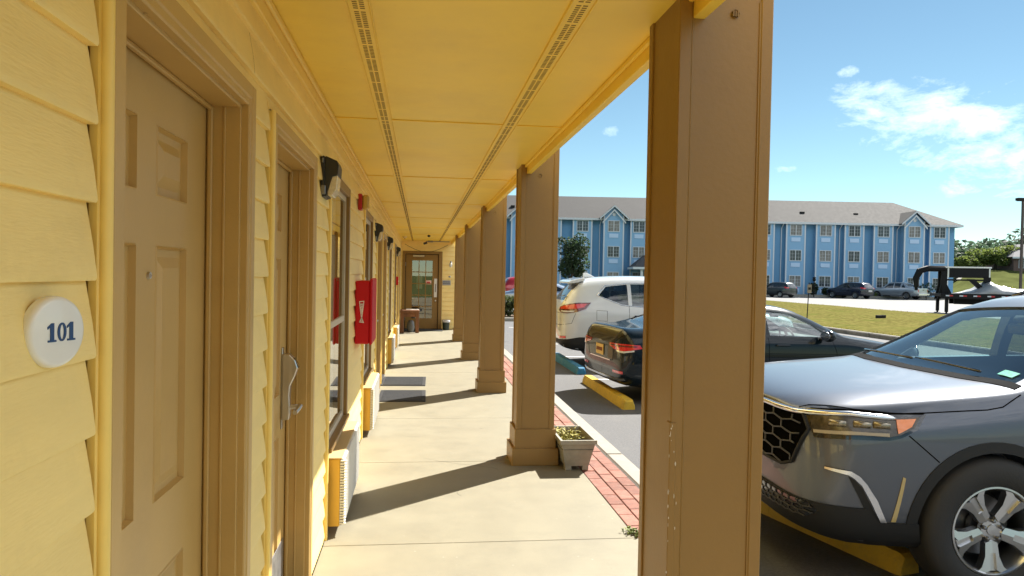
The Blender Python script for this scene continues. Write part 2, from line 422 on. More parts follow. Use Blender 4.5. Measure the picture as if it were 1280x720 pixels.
# soffit panels
q = MB(); ys = [-6, -5.5]
y = -5.52
while y < YE:
    q.box(-.66, .815, y+.004, min(y+2.42, YE)-.004, ZC, ZC+.012); y += 2.43
q.build('soffit', M_SOF, motel)
q = MB(); q.box(-.66, .815, -6, YE, ZC+.012, ZC+.10); q.build('soffit_backing', M_SOF, motel)
y = -5.52
while y < YE-2.5:
    y += 2.43; q = MB(); q.cbox(XW+.036, .815, y-.016, y+.012, ZC-.007, ZC, .002); q.build('soffit_seam', M_SOF, motel)
for xs in (-.213, .497):
    q = MB(); q.cbox(xs-.034, xs+.034, -6, YE, ZC-.006, ZC, .002); q.cbox(xs-.040, xs-.034, -6, YE, ZC-.010, ZC, .002); q.cbox(xs+.034, xs+.040, -6, YE, ZC-.010, ZC, .002)
    v = q.build('vent_strip', M_SOF, motel)
    s = MB(); y = -1.0
    while y < YE-.2:
        for k in range(9):
            yy = y+k*.0185
            for c in (-.011, .011): s.box(xs+c-.0078, xs+c+.0078, yy, yy+.0085, ZC-.0068, ZC-.0061)
        y += .0185*9+.016
    s.build('vent_slots', mat('slot_shadow', (.26, .16, .045), .9), v)
# header board at the outer edge; the upper storey stands over it
q = MB(); q.cbox(.817, .857, -6, YE+.3, 2.298, 2.50, .003); q.build('header_board', M_SOF, motel)
q = MB(); q.cbox(.800, .8165, -6, YE, ZC-.022, ZC-.001, .003); q.build('edge_moulding', M_SOF, motel)
q = MB(); q.box(-5.0, .853, -6, YE+5, 2.502, 5.1); q.build('upper_wall', M_YEL, motel)
q = MB(); q.cbox(-5.3, 1.12, -6.3, YE+5.3, 5.102, 5.25, .01); q.build('roof', mat('roof_shingle', (.09, .085, .08), .9, var=.3, vscale=6), motel)

# columns
CX, CW, CY0, CS = .773, .302, 2.1555, 3.5126
def column(y):
    q = MB(); x0, x1, y0, y1 = CX, CX+CW, y, y+CW; i = .006
    q.box(x0+i, x1-i, y0+i, y1-i, .0, 5.1)
    t = .040
    for (a, b) in ((x0, x0+t), (x1-t, x1)):
        for (c, d) in ((y0, y0+t), (y1-t, y1)):
            q.cbox(a, b, c, d, .27, 5.1, .003)
    q.cbox(x0+t, x0+t+.005, y0+.002, y0+.008, .28, 2.36, .001); q.cbox(x1-t-.005, x1-t, y0+.002, y0+.008, .28, 2.36, .001)
    q.cbox(x0-.0035, x0+.018, y0-.0035, y0+.030, .28, 1.055, .002)      # lower length of corner board, a little proud
    c = q.build('column', M_BRN, motel)
    b = MB(); b.cbox(x0-.014, x1+.014, y0-.014, y1+.014, 0, .285, .004); b.cbox(x0-.034, x1+.034, y0-.034, y1+.034, 0, .137, .004)
    b.build('base', M_BRN, c)
    return c
cols = [column(CY0+CS*k) for k in range(-2, 6)]
nearcol = cols[2]
q = MB(); q.lathe([(0, -.004), (.0105, -.004), (.0125, -.001), (.0125, .004)], 20, Matrix.Translation((CX+.177, CY0+.003, 2.318)) @ Matrix.Rotation(R(90), 4, 'X'))
for d in (-.007, 0, .007): q.box(CX+.177+d-.0018, CX+.177+d+.0018, CY0-.004, CY0+.002, 2.309, 2.327)
q.build('vent_plug', M_BRN, nearcol, auto=40)
for k, yy in ((3, CY0+CS), (4, CY0+2*CS)):
    q = MB(); q.lathe([(0, -.004), (.012, -.003), (.014, .004)], 16, Matrix.Translation((CX+.15, yy+.003, 2.285)) @ Matrix.Rotation(R(90), 4, 'X')); q.build('vent_plug', M_BRN, cols[k], auto=40)
q = MB(); rnd = random.Random(5)
for k in range(20):      # flaked paint on the near corner
    z = rnd.choice([rnd.uniform(.93, 1.05), rnd.uniform(.72, .95), rnd.uniform(.45, .8)]); w_ = rnd.uniform(.0008, .003); h_ = rnd.uniform(.002, .012); xo = rnd.uniform(-.0005, .006) if rnd.random() < .8 else rnd.uniform(0, .03)
    n = 6; pts = [(CX-.0036+xo+w_*math.cos(6.28*i/n)*rnd.uniform(.5, 1), CY0-.0042, z+h_*math.sin(6.28*i/n)*rnd.uniform(.5, 1)) for i in range(n)]
    q.add(pts, [tuple(range(n))])
q.build('flaked_paint', M_CHIP, nearcol)

# doors
SX = -.609
def panel(q, x, y0, y1, z0, z1):
    """raised panel: groove frame around a field"""
    a, b, c = .013, .030, .052
    rings = [(0, 0.0), (.003, .003), (.008, -.013), (b-.008, -.0135), (c, -.001)]
    vs = []; 
    for d, h in rings: vs += [(x+h, y0+d, z0+d), (x+h, y1-d, z0+d), (x+h, y1-d, z1-d), (x+h, y0+d, z1-d)]
    fs = []
    for r in range(4):
        for k in range(4): fs.append((r*4+k, r*4+(k+1) % 4, (r+1)*4+(k+1) % 4, (r+1)*4+k))
    fs.append((16, 17, 18, 19)); q.add(vs, fs)
def six_panel(q, x, y0, y1, z1):
    w = y1-y0; k = w/.91
    cols_ = [(y0+.174*k, y0+.395*k), (y0+.515*k, y0+.736*k)]
    rows_ = [(1.667, 1.83), (.95, 1.552), (.14, .767)]
    ycut = sorted({y0, y1, *[c for p in cols_ for c in p]}); zcut = sorted({.012, z1, *[c for p in rows_ for c in p]})
    for i in range(len(ycut)-1):
        for j in range(len(zcut)-1):
            ya, yb, za, zb = ycut[i], ycut[i+1], zcut[j], zcut[j+1]
            if any(abs(ya-c[0]) < 1e-6 for c in cols_) and any(abs(za-r_[0]) < 1e-6 for r_ in rows_): panel(q, x, ya, yb, za, zb)
            else: q.add([(x, ya, za), (x, yb, za), (x, yb, zb), (x, ya, zb)], [(0, 1, 2, 3)])
def casing_leg(q, ya, yb, z0, z1):
    q.cbox(XW-.10, XW+.020, ya, yb, z0, z1, .004)
def make_door(y, k_=1):
    y0, y1 = y+.0, y+.91; zs = 1.963
    q = MB(); six_panel(q, SX, y0+.002, y1-.002, zs-.004); q.box(SX-.04, SX-.012, y0, y1, .01, zs)
    d = q.build('door', M_TAN, motel, norm=False)
    for p in d.data.polygons: pass
    c = MB()
    # jambs, stops, face casing
    c.cbox(SX-.04, XW+.004, y1, y1+.022, 0, zs+.02, .002); c.cbox(SX-.04, XW+.004, y0-.020, y0, 0, zs+.02, .002); c.cbox(SX-.04, XW+.004, y0, y1, zs, zs+.022, .002)
    c.cbox(SX+.004, SX+.018, y1-.012, y1, .0, zs, .003)
    c.cbox(SX+.045, SX+.052, y1-.004, y1, .0, zs, .0015)
    c.cbox(SX+.004, SX+.018, y0, y1-.012, zs-.012, zs, .003)
    c.cbox(XW-.006, XW+.026, y1+.012, y1+.075, 0, zs+.072, .004); c.cbox(XW+.004, XW+.030, y1+.030, y1+.0765, 0, zs+.0735, .004)
    c.cbox(XW-.006, XW+.0255, y0-.006, y0+.040, 0, zs+.0715, .003)
    c.cbox(XW-.006, XW+.026, y0+.0405, y1+.0115, zs+.010, zs+.072, .004); c.cbox(XW+.004, XW+.030, y0-.004, y1+.0295, zs+.030, zs+.0735, .004)
    c.build('casing', M_TAN, d)
    t = MB(); t.cbox(XW-.004, XW+.016, y0-.036, y0-.007, 0, DH+.004, .004); t.tube([(XW+.018, y0-.021, 0), (XW+.018, y0-.021, DH+.001)], .0125, 10)
    t.build('channel_trim', M_TRY, d, auto=40)
    p = MB(); p.lathe([(.0, .004), (.004, .004), (.0042, .006), (.008, .006), (.009, .0)], 16, Matrix.Translation((SX, y0+.47, 1.483)) @ Matrix.Rotation(R(90), 4, 'Y'))
    p.build('peephole', M_STEEL, d, auto=30)
    # card lock: plate, sculpted body, reader window, lever
    ly = y1-.105 if k_ else y0+.05
    b = MB(); b.cbox(SX, SX+.006, ly-.020, ly+.020, .79, 1.155, .002)
    pl = b.build('lock_plate', M_STEEL, d)
    b = MB(); prof = [(.005, .83), (.036, .832), (.040, .86), (.037, .94), (.040, .985), (.060, 1.03), (.072, 1.065), (.060, 1.10), (.034, 1.127), (.005, 1.127)]
    b.prism(prof, ly-.024, ly+.024, Matrix(((1, 0, 0, SX), (0, 0, 1, 0), (0, 1, 0, 0), (0, 0, 0, 1))))
    b.build('lock_body', M_STEEL, pl, bevel=.004)
    b = MB(); b.prism([(.0725, 1.064), (.0755, 1.066), (.0575, 1.111), (.0555, 1.109)], ly-.017, ly+.017, Matrix(((1, 0, 0, SX), (0, 0, 1, 0), (0, 1, 0, 0), (0, 0, 0, 1))))
    b.build('card_reader', M_GLOSSB, pl)
    b = MB(); b.tube([(SX+.03, ly, .885), (SX+.085, ly, .890)], .011, 12); b.tube([(SX+.08, ly+.004, .890), (SX+.082, ly-.06, .888), (SX+.078, ly-.115, .882)], [.012, .0115, .010], 12)
    b.build('lever_handle', M_STEEL, pl, auto=50)
    k = MB(); k.cbox(SX-.001, SX+.003, y0+.03, y1-.03, .02, .27, .001); k.build('kick_plate', mat('scuffed_kick_plate', (.33, .33, .33), .4, .8, var=.3, vscale=15), d)
    hh = MB()
    th = MB(); th.cbox(SX-.03, XW+.03, y0, y1, -.001, .010, .002); th.build('threshold', M_DISC, d)
    return d
M_GLOSSB = mat('gloss_black', (.008, .008, .009), .12, coat=1); M_DISC = mat('brake_steel', (.25, .25, .26), .4, 1.0)
doors = [make_door(y, i) for i, y in enumerate(DOORS)]

# windows: tan frame, sash, curtain behind the glass, apron panel down to the air conditioner
def make_window(y, seed):
    y0, y1, z0, z1 = y, y+WW, .505, 2.045
    c = MB(); w = .055
    c.cbox(XW-.10, XW+.028, y0, y0+.018, 0.0, z1+.03, .003)
    c.cbox(XW-.10, XW+.028, y1-w, y1, 0.0, z1+.03, .003)
    c.cbox(XW-.10, XW+.0265, y0+.018, y1-w, z1-.03, z1+.029, .003)
    c.cbox(XW-.10, XW+.045, y0+.002, y1-.004, z0-.025, z0, .003)
    f = c.build('window', M_BRN, motel)
    s = MB()
    for a, b, c_, d in ((y0+.018, y0+.05, z0, z1-.03), (y1-w-.032, y1-w, z0, z1-.03), (y0+.05, y1-w-.032, z0, z0+.035), (y0+.05, y1-w-.032, z1-.065, z1-.03), (y0+.05, y1-w-.032, 1.16, 1.20)):
        s.cbox(XW-.018, XW+.004, a, b, c_, d, .002)
    s.build('sash', mat('aluminium_sash', (.55, .47, .34), .45), f)
    g = MB(); g.quad((XW-.004, y0+.045, z0+.03), (XW-.004, y1-w-.028, z0+.03), (XW-.004, y1-w-.028, z1-.06), (XW-.004, y0+.045, z1-.06)); g.build('glass', M_WINGL, f)
    cu = MB(); rnd = random.Random(seed); n = 70
    vs = []
    for i in range(n+1):
        t = i/n; yy = lerp(y0, y1-w, t); xx = XW-.085+.014*math.sin(t*62+seed)+.004*math.sin(t*140)
        if .40 < t < .52: xx -= .03
        vs += [(xx, yy, z0-.02), (xx, yy, z1)]
    cu.add(vs, [(2*i, 2*i+2, 2*i+3, 2*i+1) for i in range(n)]); cu.build('curtain', M_CURT, f, smooth=True, norm=False)
    a = MB(); a.box(XW-.09, XW+.003, y0+.018, y1-w, 0, z0-.025); a.build('apron_panel', M_TAN, f)
    t = MB(); t.cbox(XW-.004, XW+.016, y0-.032, y0-.002, 0, 2.083, .004); t.tube([(XW+.018, y0-.017, 0), (XW+.018, y0-.017, 2.080)], .0125, 10)
    t.build('channel_trim', M_TRY, f, auto=40)
    return f
for i, y in enumerate(WINS): make_window(y, i+2)

# end wall with the glazed door
q = MB()
EX = YE
def siding_y(q, y, x0, x1, ops, z0, z1):
    t = MB(); siding(t, 0, x0, x1, ops, z0, z1)
    q.add([(b, y-a, c) for a, b, c in t.v], t.f)
siding_y(q, EX, -.52, 1.15, [(-.47, .585, 0, 2.085)], 0, ZC)
q.build('siding', M_YEL, motel, auto=35)
q = MB(); q.box(-.66, -.47, EX+.003, EX+.15, 0, 2.5); q.box(.585, 1.15, EX+.003, EX+.15, 0, 2.5); q.box(-.47, .585, EX+.003, EX+.15, 2.085, 2.5); q.build('wall', M_YEL, motel)
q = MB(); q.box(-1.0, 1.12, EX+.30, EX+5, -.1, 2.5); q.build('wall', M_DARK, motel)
d = MB(); x0, x1 = -.385, .475; gx0, gx1, gz0, gz1 = -.215, .325, .29, 1.84
for a, b, c, e in ((x0, gx0, .015, 2.0), (gx1, x1, .015, 2.0), (gx0, gx1, .015, gz0), (gx0, gx1, gz1, 2.0)): d.box(a, b, EX+.02, EX+.06, c, e)
ed = d.build('door', M_BRN, motel)
d = MB()
for i in range(1, 3): xx = lerp(gx0, gx1, i/3); d.cbox(xx-.011, xx+.011, EX+.018, EX+.05, gz0, gz1, .002)
for i in range(1, 5): zz = lerp(gz0, gz1, i/5); d.cbox(gx0, gx1, EX+.0185, EX+.0495, zz-.011, zz+.011, .002)
d.build('muntins', M_BRN, ed)
g = MB(); g.quad((gx0, EX+.036, gz0), (gx1, EX+.036, gz0), (gx1, EX+.036, gz1), (gx0, EX+.036, gz1)); g.build('glass', glassmat('door_glass', (.5, .55, .5), ior=2.0), ed)
g = MB(); g.cbox(-.10, .06, EX+.10, EX+.16, 1.08, 1.42, .01); g.build('poster', mat('white_notice', (.7, .68, .62), .7), ed)
g = MB(); g.cbox(.14, .30, EX+.028, EX+.033, 1.20, 1.31, .001); pn = g.build('notice', mat('pink_notice', (.75, .5, .45), .6), ed)
g = MB(); g.box(.175, .265, EX+.0265, EX+.0275, 1.235, 1.275); g.build('notice_text', mat('red_ink', (.5, .04, .03), .6), pn)
d = MB()
d.cbox(-.475, -.40, EX-.03, EX+.08, 0, 2.09, .004); d.cbox(.49, .585, EX-.03, EX+.08, 0, 2.09, .004); d.cbox(-.40, .49, EX-.03, EX+.08, 2.015, 2.0895, .004)
d.build('casing', M_BRN, ed)
d = MB(); d.cbox(-.20, .10, EX-.028, EX+.018, 1.935, 1.985, .006); d.build('door_closer', M_STEEL, ed)
d = MB(); d.cbox(.372, .452, EX+.006, EX+.019, .86, 1.36, .003); pp = d.build('push_plate', mat('white_push_plate', (.72, .72, .70), .35), ed)
d = MB(); d.cbox(.40, .424, EX+.001, EX+.0055, 1.0, 1.22, .001); d.build('plate_pull', M_DISC, pp)
d = MB(); d.lathe([(0, .05), (.02, .045), (.024, .02), (.012, 0)], 14, Matrix.Translation((.412, EX+.02, .77)) @ Matrix.Rotation(R(90), 4, 'X')); d.build('door_knob', M_CHROME if 'M_CHROME' in globals() else M_STEEL, ed, auto=50)
for a in ((-.395, 1.74), (-.395, .28)):
    d = MB(); d.cbox(a[0]-.012, a[0]+.012, EX-.002, EX+.018, a[1]-.05, a[1]+.05, .003); d.build('hinge', M_DISC, ed)
# ------------------------------------------------------------------ things on and along the walkway
def mattext(verts): pass
M_NAVY = mat('navy_ink', (.012, .055, .17), .5)
# 101 plaque: domed white disc with hand-built condensed numerals
px, pz, pr = 1.060, 1.4105, .0490
pl = empty('number_plaque', (XW+.024, px, pz), R(-17)); tag(pl, 'round white plaque reading 101 on yellow siding beside the first door', 'sign')
q = MB(); q.lathe([(0, .011), (pr*.86, .011), (pr*.95, .0092), (pr*.99, .0055), (pr, .002), (pr, -.004)], 64, Matrix.Rotation(R(90), 4, 'Y'))
q.build('disc', mat('white_enamel', (.78, .79, .78), .35, var=.02, vscale=20, coat=.4), pl, auto=50)
def one(q, cy, cz, h, x):
    s = .0038*h/.03
    q.prism([(cy-s, cz-h/2+s*.8), (cy+s, cz-h/2+s*.8), (cy+s, cz+h/2), (cy-s*.4, cz+h/2), (cy-s*2.4, cz+h/2-s*1.6), (cy-s*2.4, cz+h/2-s*2.5), (cy-s, cz+h/2-s*1.7)], 0, .001, Matrix(((0, 0, 1, x), (1, 0, 0, 0), (0, 1, 0, 0), (0, 0, 0, 1))))
    q.prism([(cy-s*2.2, cz-h/2), (cy+s*2.2, cz-h/2), (cy+s*2.2, cz-h/2+s*.8), (cy-s*2.2, cz-h/2+s*.8)], 0, .001, Matrix(((0, 0, 1, x), (1, 0, 0, 0), (0, 1, 0, 0), (0, 0, 0, 1))))
def zero(q, cy, cz, h, x):
    n = 28; vs = []
    for k in range(n):
        t = 2*math.pi*k/n
        for (ry, rz) in ((h*.30, h*.5), (h*.135, h*.40)):
            for dx in (0, .001): vs.append((x+dx, cy+ry*math.cos(t), cz+rz*math.sin(t)))
    fs = []
    for k in range(n):
        a, b = 4*k, 4*((k+1) % n)
        fs += [(a+1, b+1, b+3, a+3), (a, a+1, b+1, b), (a+2, b+2, b+3, a+3), (a, b, b+2, a+2)]
    q.add(vs, fs)
for f, cy in ((one, -.0165+.004), (zero, .0005+.004), (one, .0170+.004)):
    q = MB(); f(q, cy, 0, .0255, .0111); q.build('numeral', M_NAVY, pl)

# wall lamps: black half-cutoff packs with a yellowed prismatic lens
def lens_mat(): return mat('lamp_lens', (.66, .60, .46), .25, var=.15, vscale=60, coat=.5, bump=.3, bscale=140)
def make_lamp(y, z, label):
    e = empty('wall_lamp', (XW+.018, y, z)); tag(e, label, 'lamp', 'lamps along the motel wall'); e.scale = (.77, .77, .77)
    mt = Matrix(((1, 0, 0, 0), (0, 0, 1, 0), (0, 1, 0, 0), (0, 0, 0, 1)))
    q = MB(); q.cbox(-.012, .012, -.115, .115, -.135, .135, .004); q.build('back_plate', M_BLACKP_, e)
    q = MB(); q.prism([(.012, .13), (.020, .135), (.092, .105), (.102, .075), (.098, .012), (.060, .0), (.030, -.10), (.028, -.13), (.012, -.13)], -.11, .11, mt); h = q.build('housing', M_BLACKP_, e, bevel=.006)
    q = MB(); q.prism([(.060, .004), (.096, .010), (.088, -.085), (.060, -.125), (.030, -.125), (.030, -.10)], -.100, .100, mt); q.build('lens', lens_mat(), e, bevel=.006)
    q = MB(); q.tube([(0, -.118, .12), (.0, -.118, .09)], .008, 8); q.cbox(-.01, .02, -.128, -.110, -.12, -.06, .003); q.build('bracket', M_DISC, e)
    return e
M_BLACKP_ = mat('black_lamp_paint', (.018, .018, .018), .45, bump=.2, bscale=200)
make_lamp(3.90, 1.985, 'largest and nearest black wall lamp with a yellowed lens, right of the second door')
make_lamp(8.36, 1.95, 'black wall lamp just beyond the second window, second from the front')
make_lamp(11.40, 1.95, 'black wall lamp past the middle pair of doors, third from the front')
make_lamp(15.75, 1.95, 'farthest black wall lamp, close to the end wall')

# fire strobe
e = empty('alarm_strobe', (XW+.014, 6.02, 2.065)); tag(e, 'red fire alarm strobe with yellowed lens between the first two windows', 'alarm')
q = MB(); q.cbox(0, .032, -.055, .055, -.065, .065, .006); q.build('base', mat('alarm_red', (.42, .012, .018), .4), e)
q = MB(); q.cbox(.032, .085, -.050, .050, -.060, .058, .014); q.build('lens', mat('yellowed_lens', (.50, .34, .08), .25, coat=.4), e)
# red extinguisher cabinet with its white emblem
e = empty('red_cabinet', (XW+.012, 6.13, .93)); tag(e, 'bright red wall cabinet with a thin white emblem, between the first two windows', 'cabinet')
M_RED = mat('red_plastic', (.50, .010, .016), .5, var=.06, vscale=6, spec=.2)
q = MB(); q.cbox(0, .116, -.28, .26, .0, .50, .010); b = q.build('body', M_RED, e)
q = MB(); q.cbox(.116, .136, -.287, .267, -.010, .522, .010); q.build('lid', M_RED, e)
M_EMB = mat('white_emblem', (.8, .76, .72), .5)
q = MB(); yy = -.2812
def stroke(a, b, w=.0035):
    a = Vector((a[0], a[1])); b = Vector((b[0], b[1])); n = (b-a).normalized(); n = Vector((-n.y, n.x))*w*.5
    q.add([(p.x, yy, p.y) for p in (a-n, a+n, b+n, b-n)]+[(p.x, yy-.0008, p.y) for p in (a-n, a+n, b+n, b-n)], [(0, 1, 2, 3), (4, 5, 6, 7), (0, 1, 5, 4), (1, 2, 6, 5), (2, 3, 7, 6), (3, 0, 4, 7)])
for a, b, w_ in (((.034, .335), (.072, .340), .007), ((.036, .335), (.053, .205), .006), ((.070, .338), (.055, .205), .006), ((.048, .325), (.054, .24), .004), ((.060, .322), (.055, .25), .004), ((.042, .312), (.062, .316), .006), ((.046, .29), (.058, .30), .005),
               ((.054, .21), (.040, .175), .006), ((.055, .21), (.068, .172), .006), ((.036, .176), (.072, .170), .006), ((.048, .19), (.060, .20), .005), ((.050, .18), (.052, .20), .004), ((.058, .178), (.058, .20), .004)): stroke(a, b, w_)
q.build('emblem', M_EMB, e)
# fire pull station
e = empty('pull_station', (XW+.016, 15.45, 1.33)); tag(e, 'small red fire alarm pull box on the wall above the bench', 'alarm')
q = MB(); q.cbox(0, .05, -.07, .07, -.09, .09, .006); q.build('box', M_RED, e)
q = MB(); q.cbox(.05, .062, -.045, .045, -.02, .005, .003); q.build('pull_bar', M_EMB, e)

# air conditioners under the windows
M_ACY = mat('yellow_steel_cabinet', (.70, .40, .04), .45, var=.05, vscale=5)
M_ACW = mat('white_louvres', (.72, .71, .67), .5, dirt=(.5, .45, .35), dscale=4, damt=.25)
AC_D = ['nearest', 'second', 'third', 'farthest']
M_ACT = mat('tan_cabinet_top', (.60, .44, .20), .5, var=.05, vscale=5)
def make_ac(y, label):
    L_ = 1.03
    e = empty('air_conditioner', (XW, y, .05)); tag(e, label, 'air conditioner', 'air conditioners under the windows')
    q = MB(); q.cbox(-.08, .088, 0, L_, 0, .385, .004); q.build('cabinet', M_ACY, e)
    q = MB(); q.cbox(-.004, .100, -.004, L_+.004, .386, .394, .003); q.cbox(.0, .006, 0, L_, .394, .455, .002); q.build('top_flange', M_ACT, e)
    q = MB(); q.cbox(.088, .098, .01, L_-.01, .004, .386, .003); g = q.build('grille_back', mat('grille_shadow', (.18, .18, .18), .7), e)
    q = MB(); n = 30
    for k in range(n):       # vertical louvre fins, angled
        yy = .02+k*(L_-.05)/(n-1)
        mt = Matrix.Translation((.108, yy, 0)) @ Matrix.Rotation(R(-74), 4, 'Z')
        q.box(-.016, .016, -.0025, .0025, .012, .380, mt)
    for zz in (.008, .130, .255, .378): q.box(.098, .108, .012, L_-.012, zz, zz+.008)
    q.build('louvres', M_ACW, e)
    q = MB()
    for k in range(24):      # saw-tooth condenser fins at the near end
        zz = .012+k*.0155
        q.add([(.088, -.001, zz), (.118, -.004, zz+.003), (.122, -.004, zz+.0085), (.088, -.001, zz+.011), (.088, .02, zz), (.118, .02, zz+.003), (.122, .02, zz+.0085), (.088, .02, zz+.011)], [(0, 1, 2, 3), (4, 5, 6, 7), (1, 5, 6, 2), (0, 4, 5, 1), (3, 2, 6, 7)])
    q.build('fin_edges', M_ACW, e)
    return e
for y, lb in zip((4.20, 6.74, 11.70, 14.20), ('nearest yellow air conditioner with sunlit white louvres and a shadow band across it', 'yellow air conditioner below the red cabinet, second from the front', 'yellow air conditioner just past the door mats, third from the front', 'farthest yellow air conditioner, before the wooden bench')): make_ac(y, lb)

# door mats
M_MAT = mat('ribbed_mat', (.035, .037, .040), .9, bump=.6, bscale=120)
def make_mat(x0, x1, y0, y1, label):
    e = empty('door_mat', ((x0+x1)/2, (y0+y1)/2, .0), R(random.uniform(-1.5, 1.5))); tag(e, label, 'mat', 'door mats on the walkway')
    w_, h = (x1-x0)/2, (y1-y0)/2
    q = MB(); q.cbox(-w_, w_, -h, h, .001, .010, .003); q.build('base', mat('mat_edge', (.015, .015, .016), .85), e)
    q = MB(); n = 24
    for k in range(n):
        yy = lerp(-h+.05, h-.05, k/(n-1)); q.cbox(-w_+.04, w_-.04, yy-.009, yy+.009, .010, .0155, .002)
    q.build('ribs', M_MAT, e)
make_mat(-.47, .09, 8.52, 9.33, 'dark ribbed door mat, the nearer of two on the walkway')
make_mat(-.50, .10, 9.72, 10.54, 'dark ribbed door mat, the farther of two on the walkway')

# planter with straggly plants beside the second column
e = empty('planter', (1.225, 5.70, 0), R(0)); tag(e, 'grey plastic planter box of drying yellow green plants beside a column', 'planter')
M_PL = mat('weathered_plastic', (.30, .285, .235), .7, var=.15, vscale=8, bump=.2, bscale=60, dirt=(.2, .19, .16), dscale=5, damt=.5)
q = MB(); a, b, c, d = .092, .215, .142, .275    # bottom half sizes, rim half sizes
z0, z1 = .035, .245; t = .018
def rect(hx, hy, z): return [(-hx, -hy, z), (hx, -hy, z), (hx, hy, z), (-hx, hy, z)]
rings = [rect(a, b, z0), rect(c-.012, d-.012, z1-.03), rect(c, d, z1-.03), rect(c, d, z1), rect(c-t, d-t, z1), rect(c-t-.008, d-t-.008, z1-.08), rect(a, b, z1-.08)]
vs = [v for r_ in rings for v in r_]; fs = [(i*4+k, i*4+(k+1) % 4, (i+1)*4+(k+1) % 4, (i+1)*4+k) for i in range(5) for k in range(4)]+[(0, 1, 2, 3), (20, 21, 22, 23)]
q.add(vs, fs)
for sx in (-1, 1):
    for sy in (-1, 1): q.cbox(min(sx*a, sx*(a-.05)), max(sx*a, sx*(a-.05)), min(sy*b, sy*(b-.06)), max(sy*b, sy*(b-.06)), 0, z0+.004, .004)
q.build('box', M_PL, e)
q = MB(); q.quad((-c+t, -d+t, z1-.075), (c-t, -d+t, z1-.075), (c-t, d-t, z1-.075), (-c+t, d-t, z1-.075)); q.build('soil', mat('potting_soil', (.035, .028, .02), .95, var=.4, vscale=60, bump=.6, bscale=80), e)
def tuft(q, cx, cy, z, n, h, spread, rnd, w=.010):
    for k in range(n):
        x = cx+rnd.gauss(0, spread); y = cy+rnd.gauss(0, spread); a = rnd.uniform(0, 6.28); hh = h*rnd.uniform(.4, 1.2); l = hh*rnd.uniform(.3, 1.1)
        dx, dy = math.cos(a), math.sin(a); wx, wy = -dy*w*rnd.uniform(.5, 1), dx*w*rnd.uniform(.5, 1)
        p0 = (x, y, z); m1 = (x+dx*l*.45, y+dy*l*.45, z+hh*.75); p2 = (x+dx*l, y+dy*l, z+hh*rnd.uniform(.6, 1))
        q.add([p0, (m1[0]+wx, m1[1]+wy, m1[2]), p2, (m1[0]-wx, m1[1]-wy, m1[2])], [(0, 1, 2, 3)])
rnd = random.Random(21); q = MB(); tuft(q, -.02, .02, z1-.075, 90, .075, .05, rnd, .011); tuft(q, -.03, .12, z1-.075, 60, .09, .05, rnd, .011)
q.build('foliage', mat('drying_leaves', (.30, .27, .055), .7, island=.45), e, norm=False)
# weeds in the joint by the bricks
q = MB(); rnd = random.Random(4)
tuft(q, 1.255, 4.10, -.004, 60, .035, .022, rnd, .009); tuft(q, 1.30, 4.03, -.004, 50, .030, .022, rnd, .008)
o = q.build('weed_clump', mat('weed_green', (.14, .17, .035), .7, island=.4), norm=False); tag(o, 'small green weeds growing where the brick strip meets the slab', 'weeds')

# rough wooden bench by the end door, papers on top
M_WOOD = mat('stained_timber', (.20, .085, .035), .7, var=.4, vscale=7, bump=.4, bscale=50, stretch=(1, 1, .15))
e = empty('bench', (-.245, 18.62, 0)); tag(e, 'small rough wooden bench table against the wall by the end door', 'bench')
q = MB(); q.cbox(-.24, .24, -.30, .30, .50, .57, .008); q.build('seat', M_WOOD, e)
for sx in (-1, 1):
    for sy in (-1, 1):
        q = MB(); q.cbox(sx*.19-.045, sx*.19+.045, sy*.24-.045, sy*.24+.045, 0, .50, .006); q.build('leg', M_WOOD, e)
q = MB(); q.cbox(-.19, .19, -.27, -.22, .40, .50, .005); q.build('apron', M_WOOD, e)
o = MB().cbox(-.34, -.02, 18.45, 18.85, .571, .583, .003).build('paper_stack', mat('white_paper', (.7, .7, .68), .7)); tag(o, 'flat white sheets lying on the wooden bench', 'papers')
q = MB(); q.lathe([(0, 0), (.07, 0), (.10, .12), (.085, .26), (.05, .30), (.0, .30)], 18, Matrix.Translation((-.22, 18.62, .0))); o = q.build('vase', mat('grey_vase', (.16, .17, .17), .5), auto=40); tag(o, 'dark grey urn standing under the wooden bench', 'urn')
# end mat, bin, sign, column lamp, camera conduit
o = MB().cbox(-.45, .60, 18.95, 19.6, .001, .016, .004).build('door_mat', M_MAT); tag(o, 'black mat lying in front of the glazed end door', 'mat')
e = empty('plant_pot', (.70, 19.40, 0)); tag(e, 'small dark bin with a bag over its rim beside the end column', 'bin')
q = MB(); q.lathe([(0, .01), (.085, .01), (.10, .24), (.105, .25), (.098, .25), (.08, .06)], 20); q.build('bucket', mat('dark_green_bucket', (.018, .03, .022), .5), e, auto=40)
q = MB(); q.lathe([(.112, .21), (.113, .262), (.106, .27), (.095, .255)], 20); q.build('liner', mat('bin_liner', (.5, .5, .5), .4), e, smooth=True)
e = empty('wall_sign', (.70, YE-.028, 1.255)); tag(e, 'small grey rectangular sign with two dark lines of text beside the end door', 'sign')
q = MB(); q.cbox(-.105, .115, 0, .008, -.065, .065, .002); q.build('board', mat('grey_sign', (.36, .37, .38), .5), e)
q = MB(); rnd = random.Random(8)
for zz in (.022, -.026):
    xx = -.09
    while xx < .085:
        w_ = rnd.uniform(.012, .024); q.box(xx, xx+w_, -.0015, -.0002, zz-.013, zz+.013); xx += w_+.007
q.build('lettering', mat('dark_ink', (.04, .045, .06), .6), e)
def lastcol(): return CX, CY0+5*CS
cx5, cy5 = lastcol()
e = empty('column_lamp', (.80, 19.34, 1.74)); tag(e, 'small white half-round lamp on the farthest column', 'lamp')
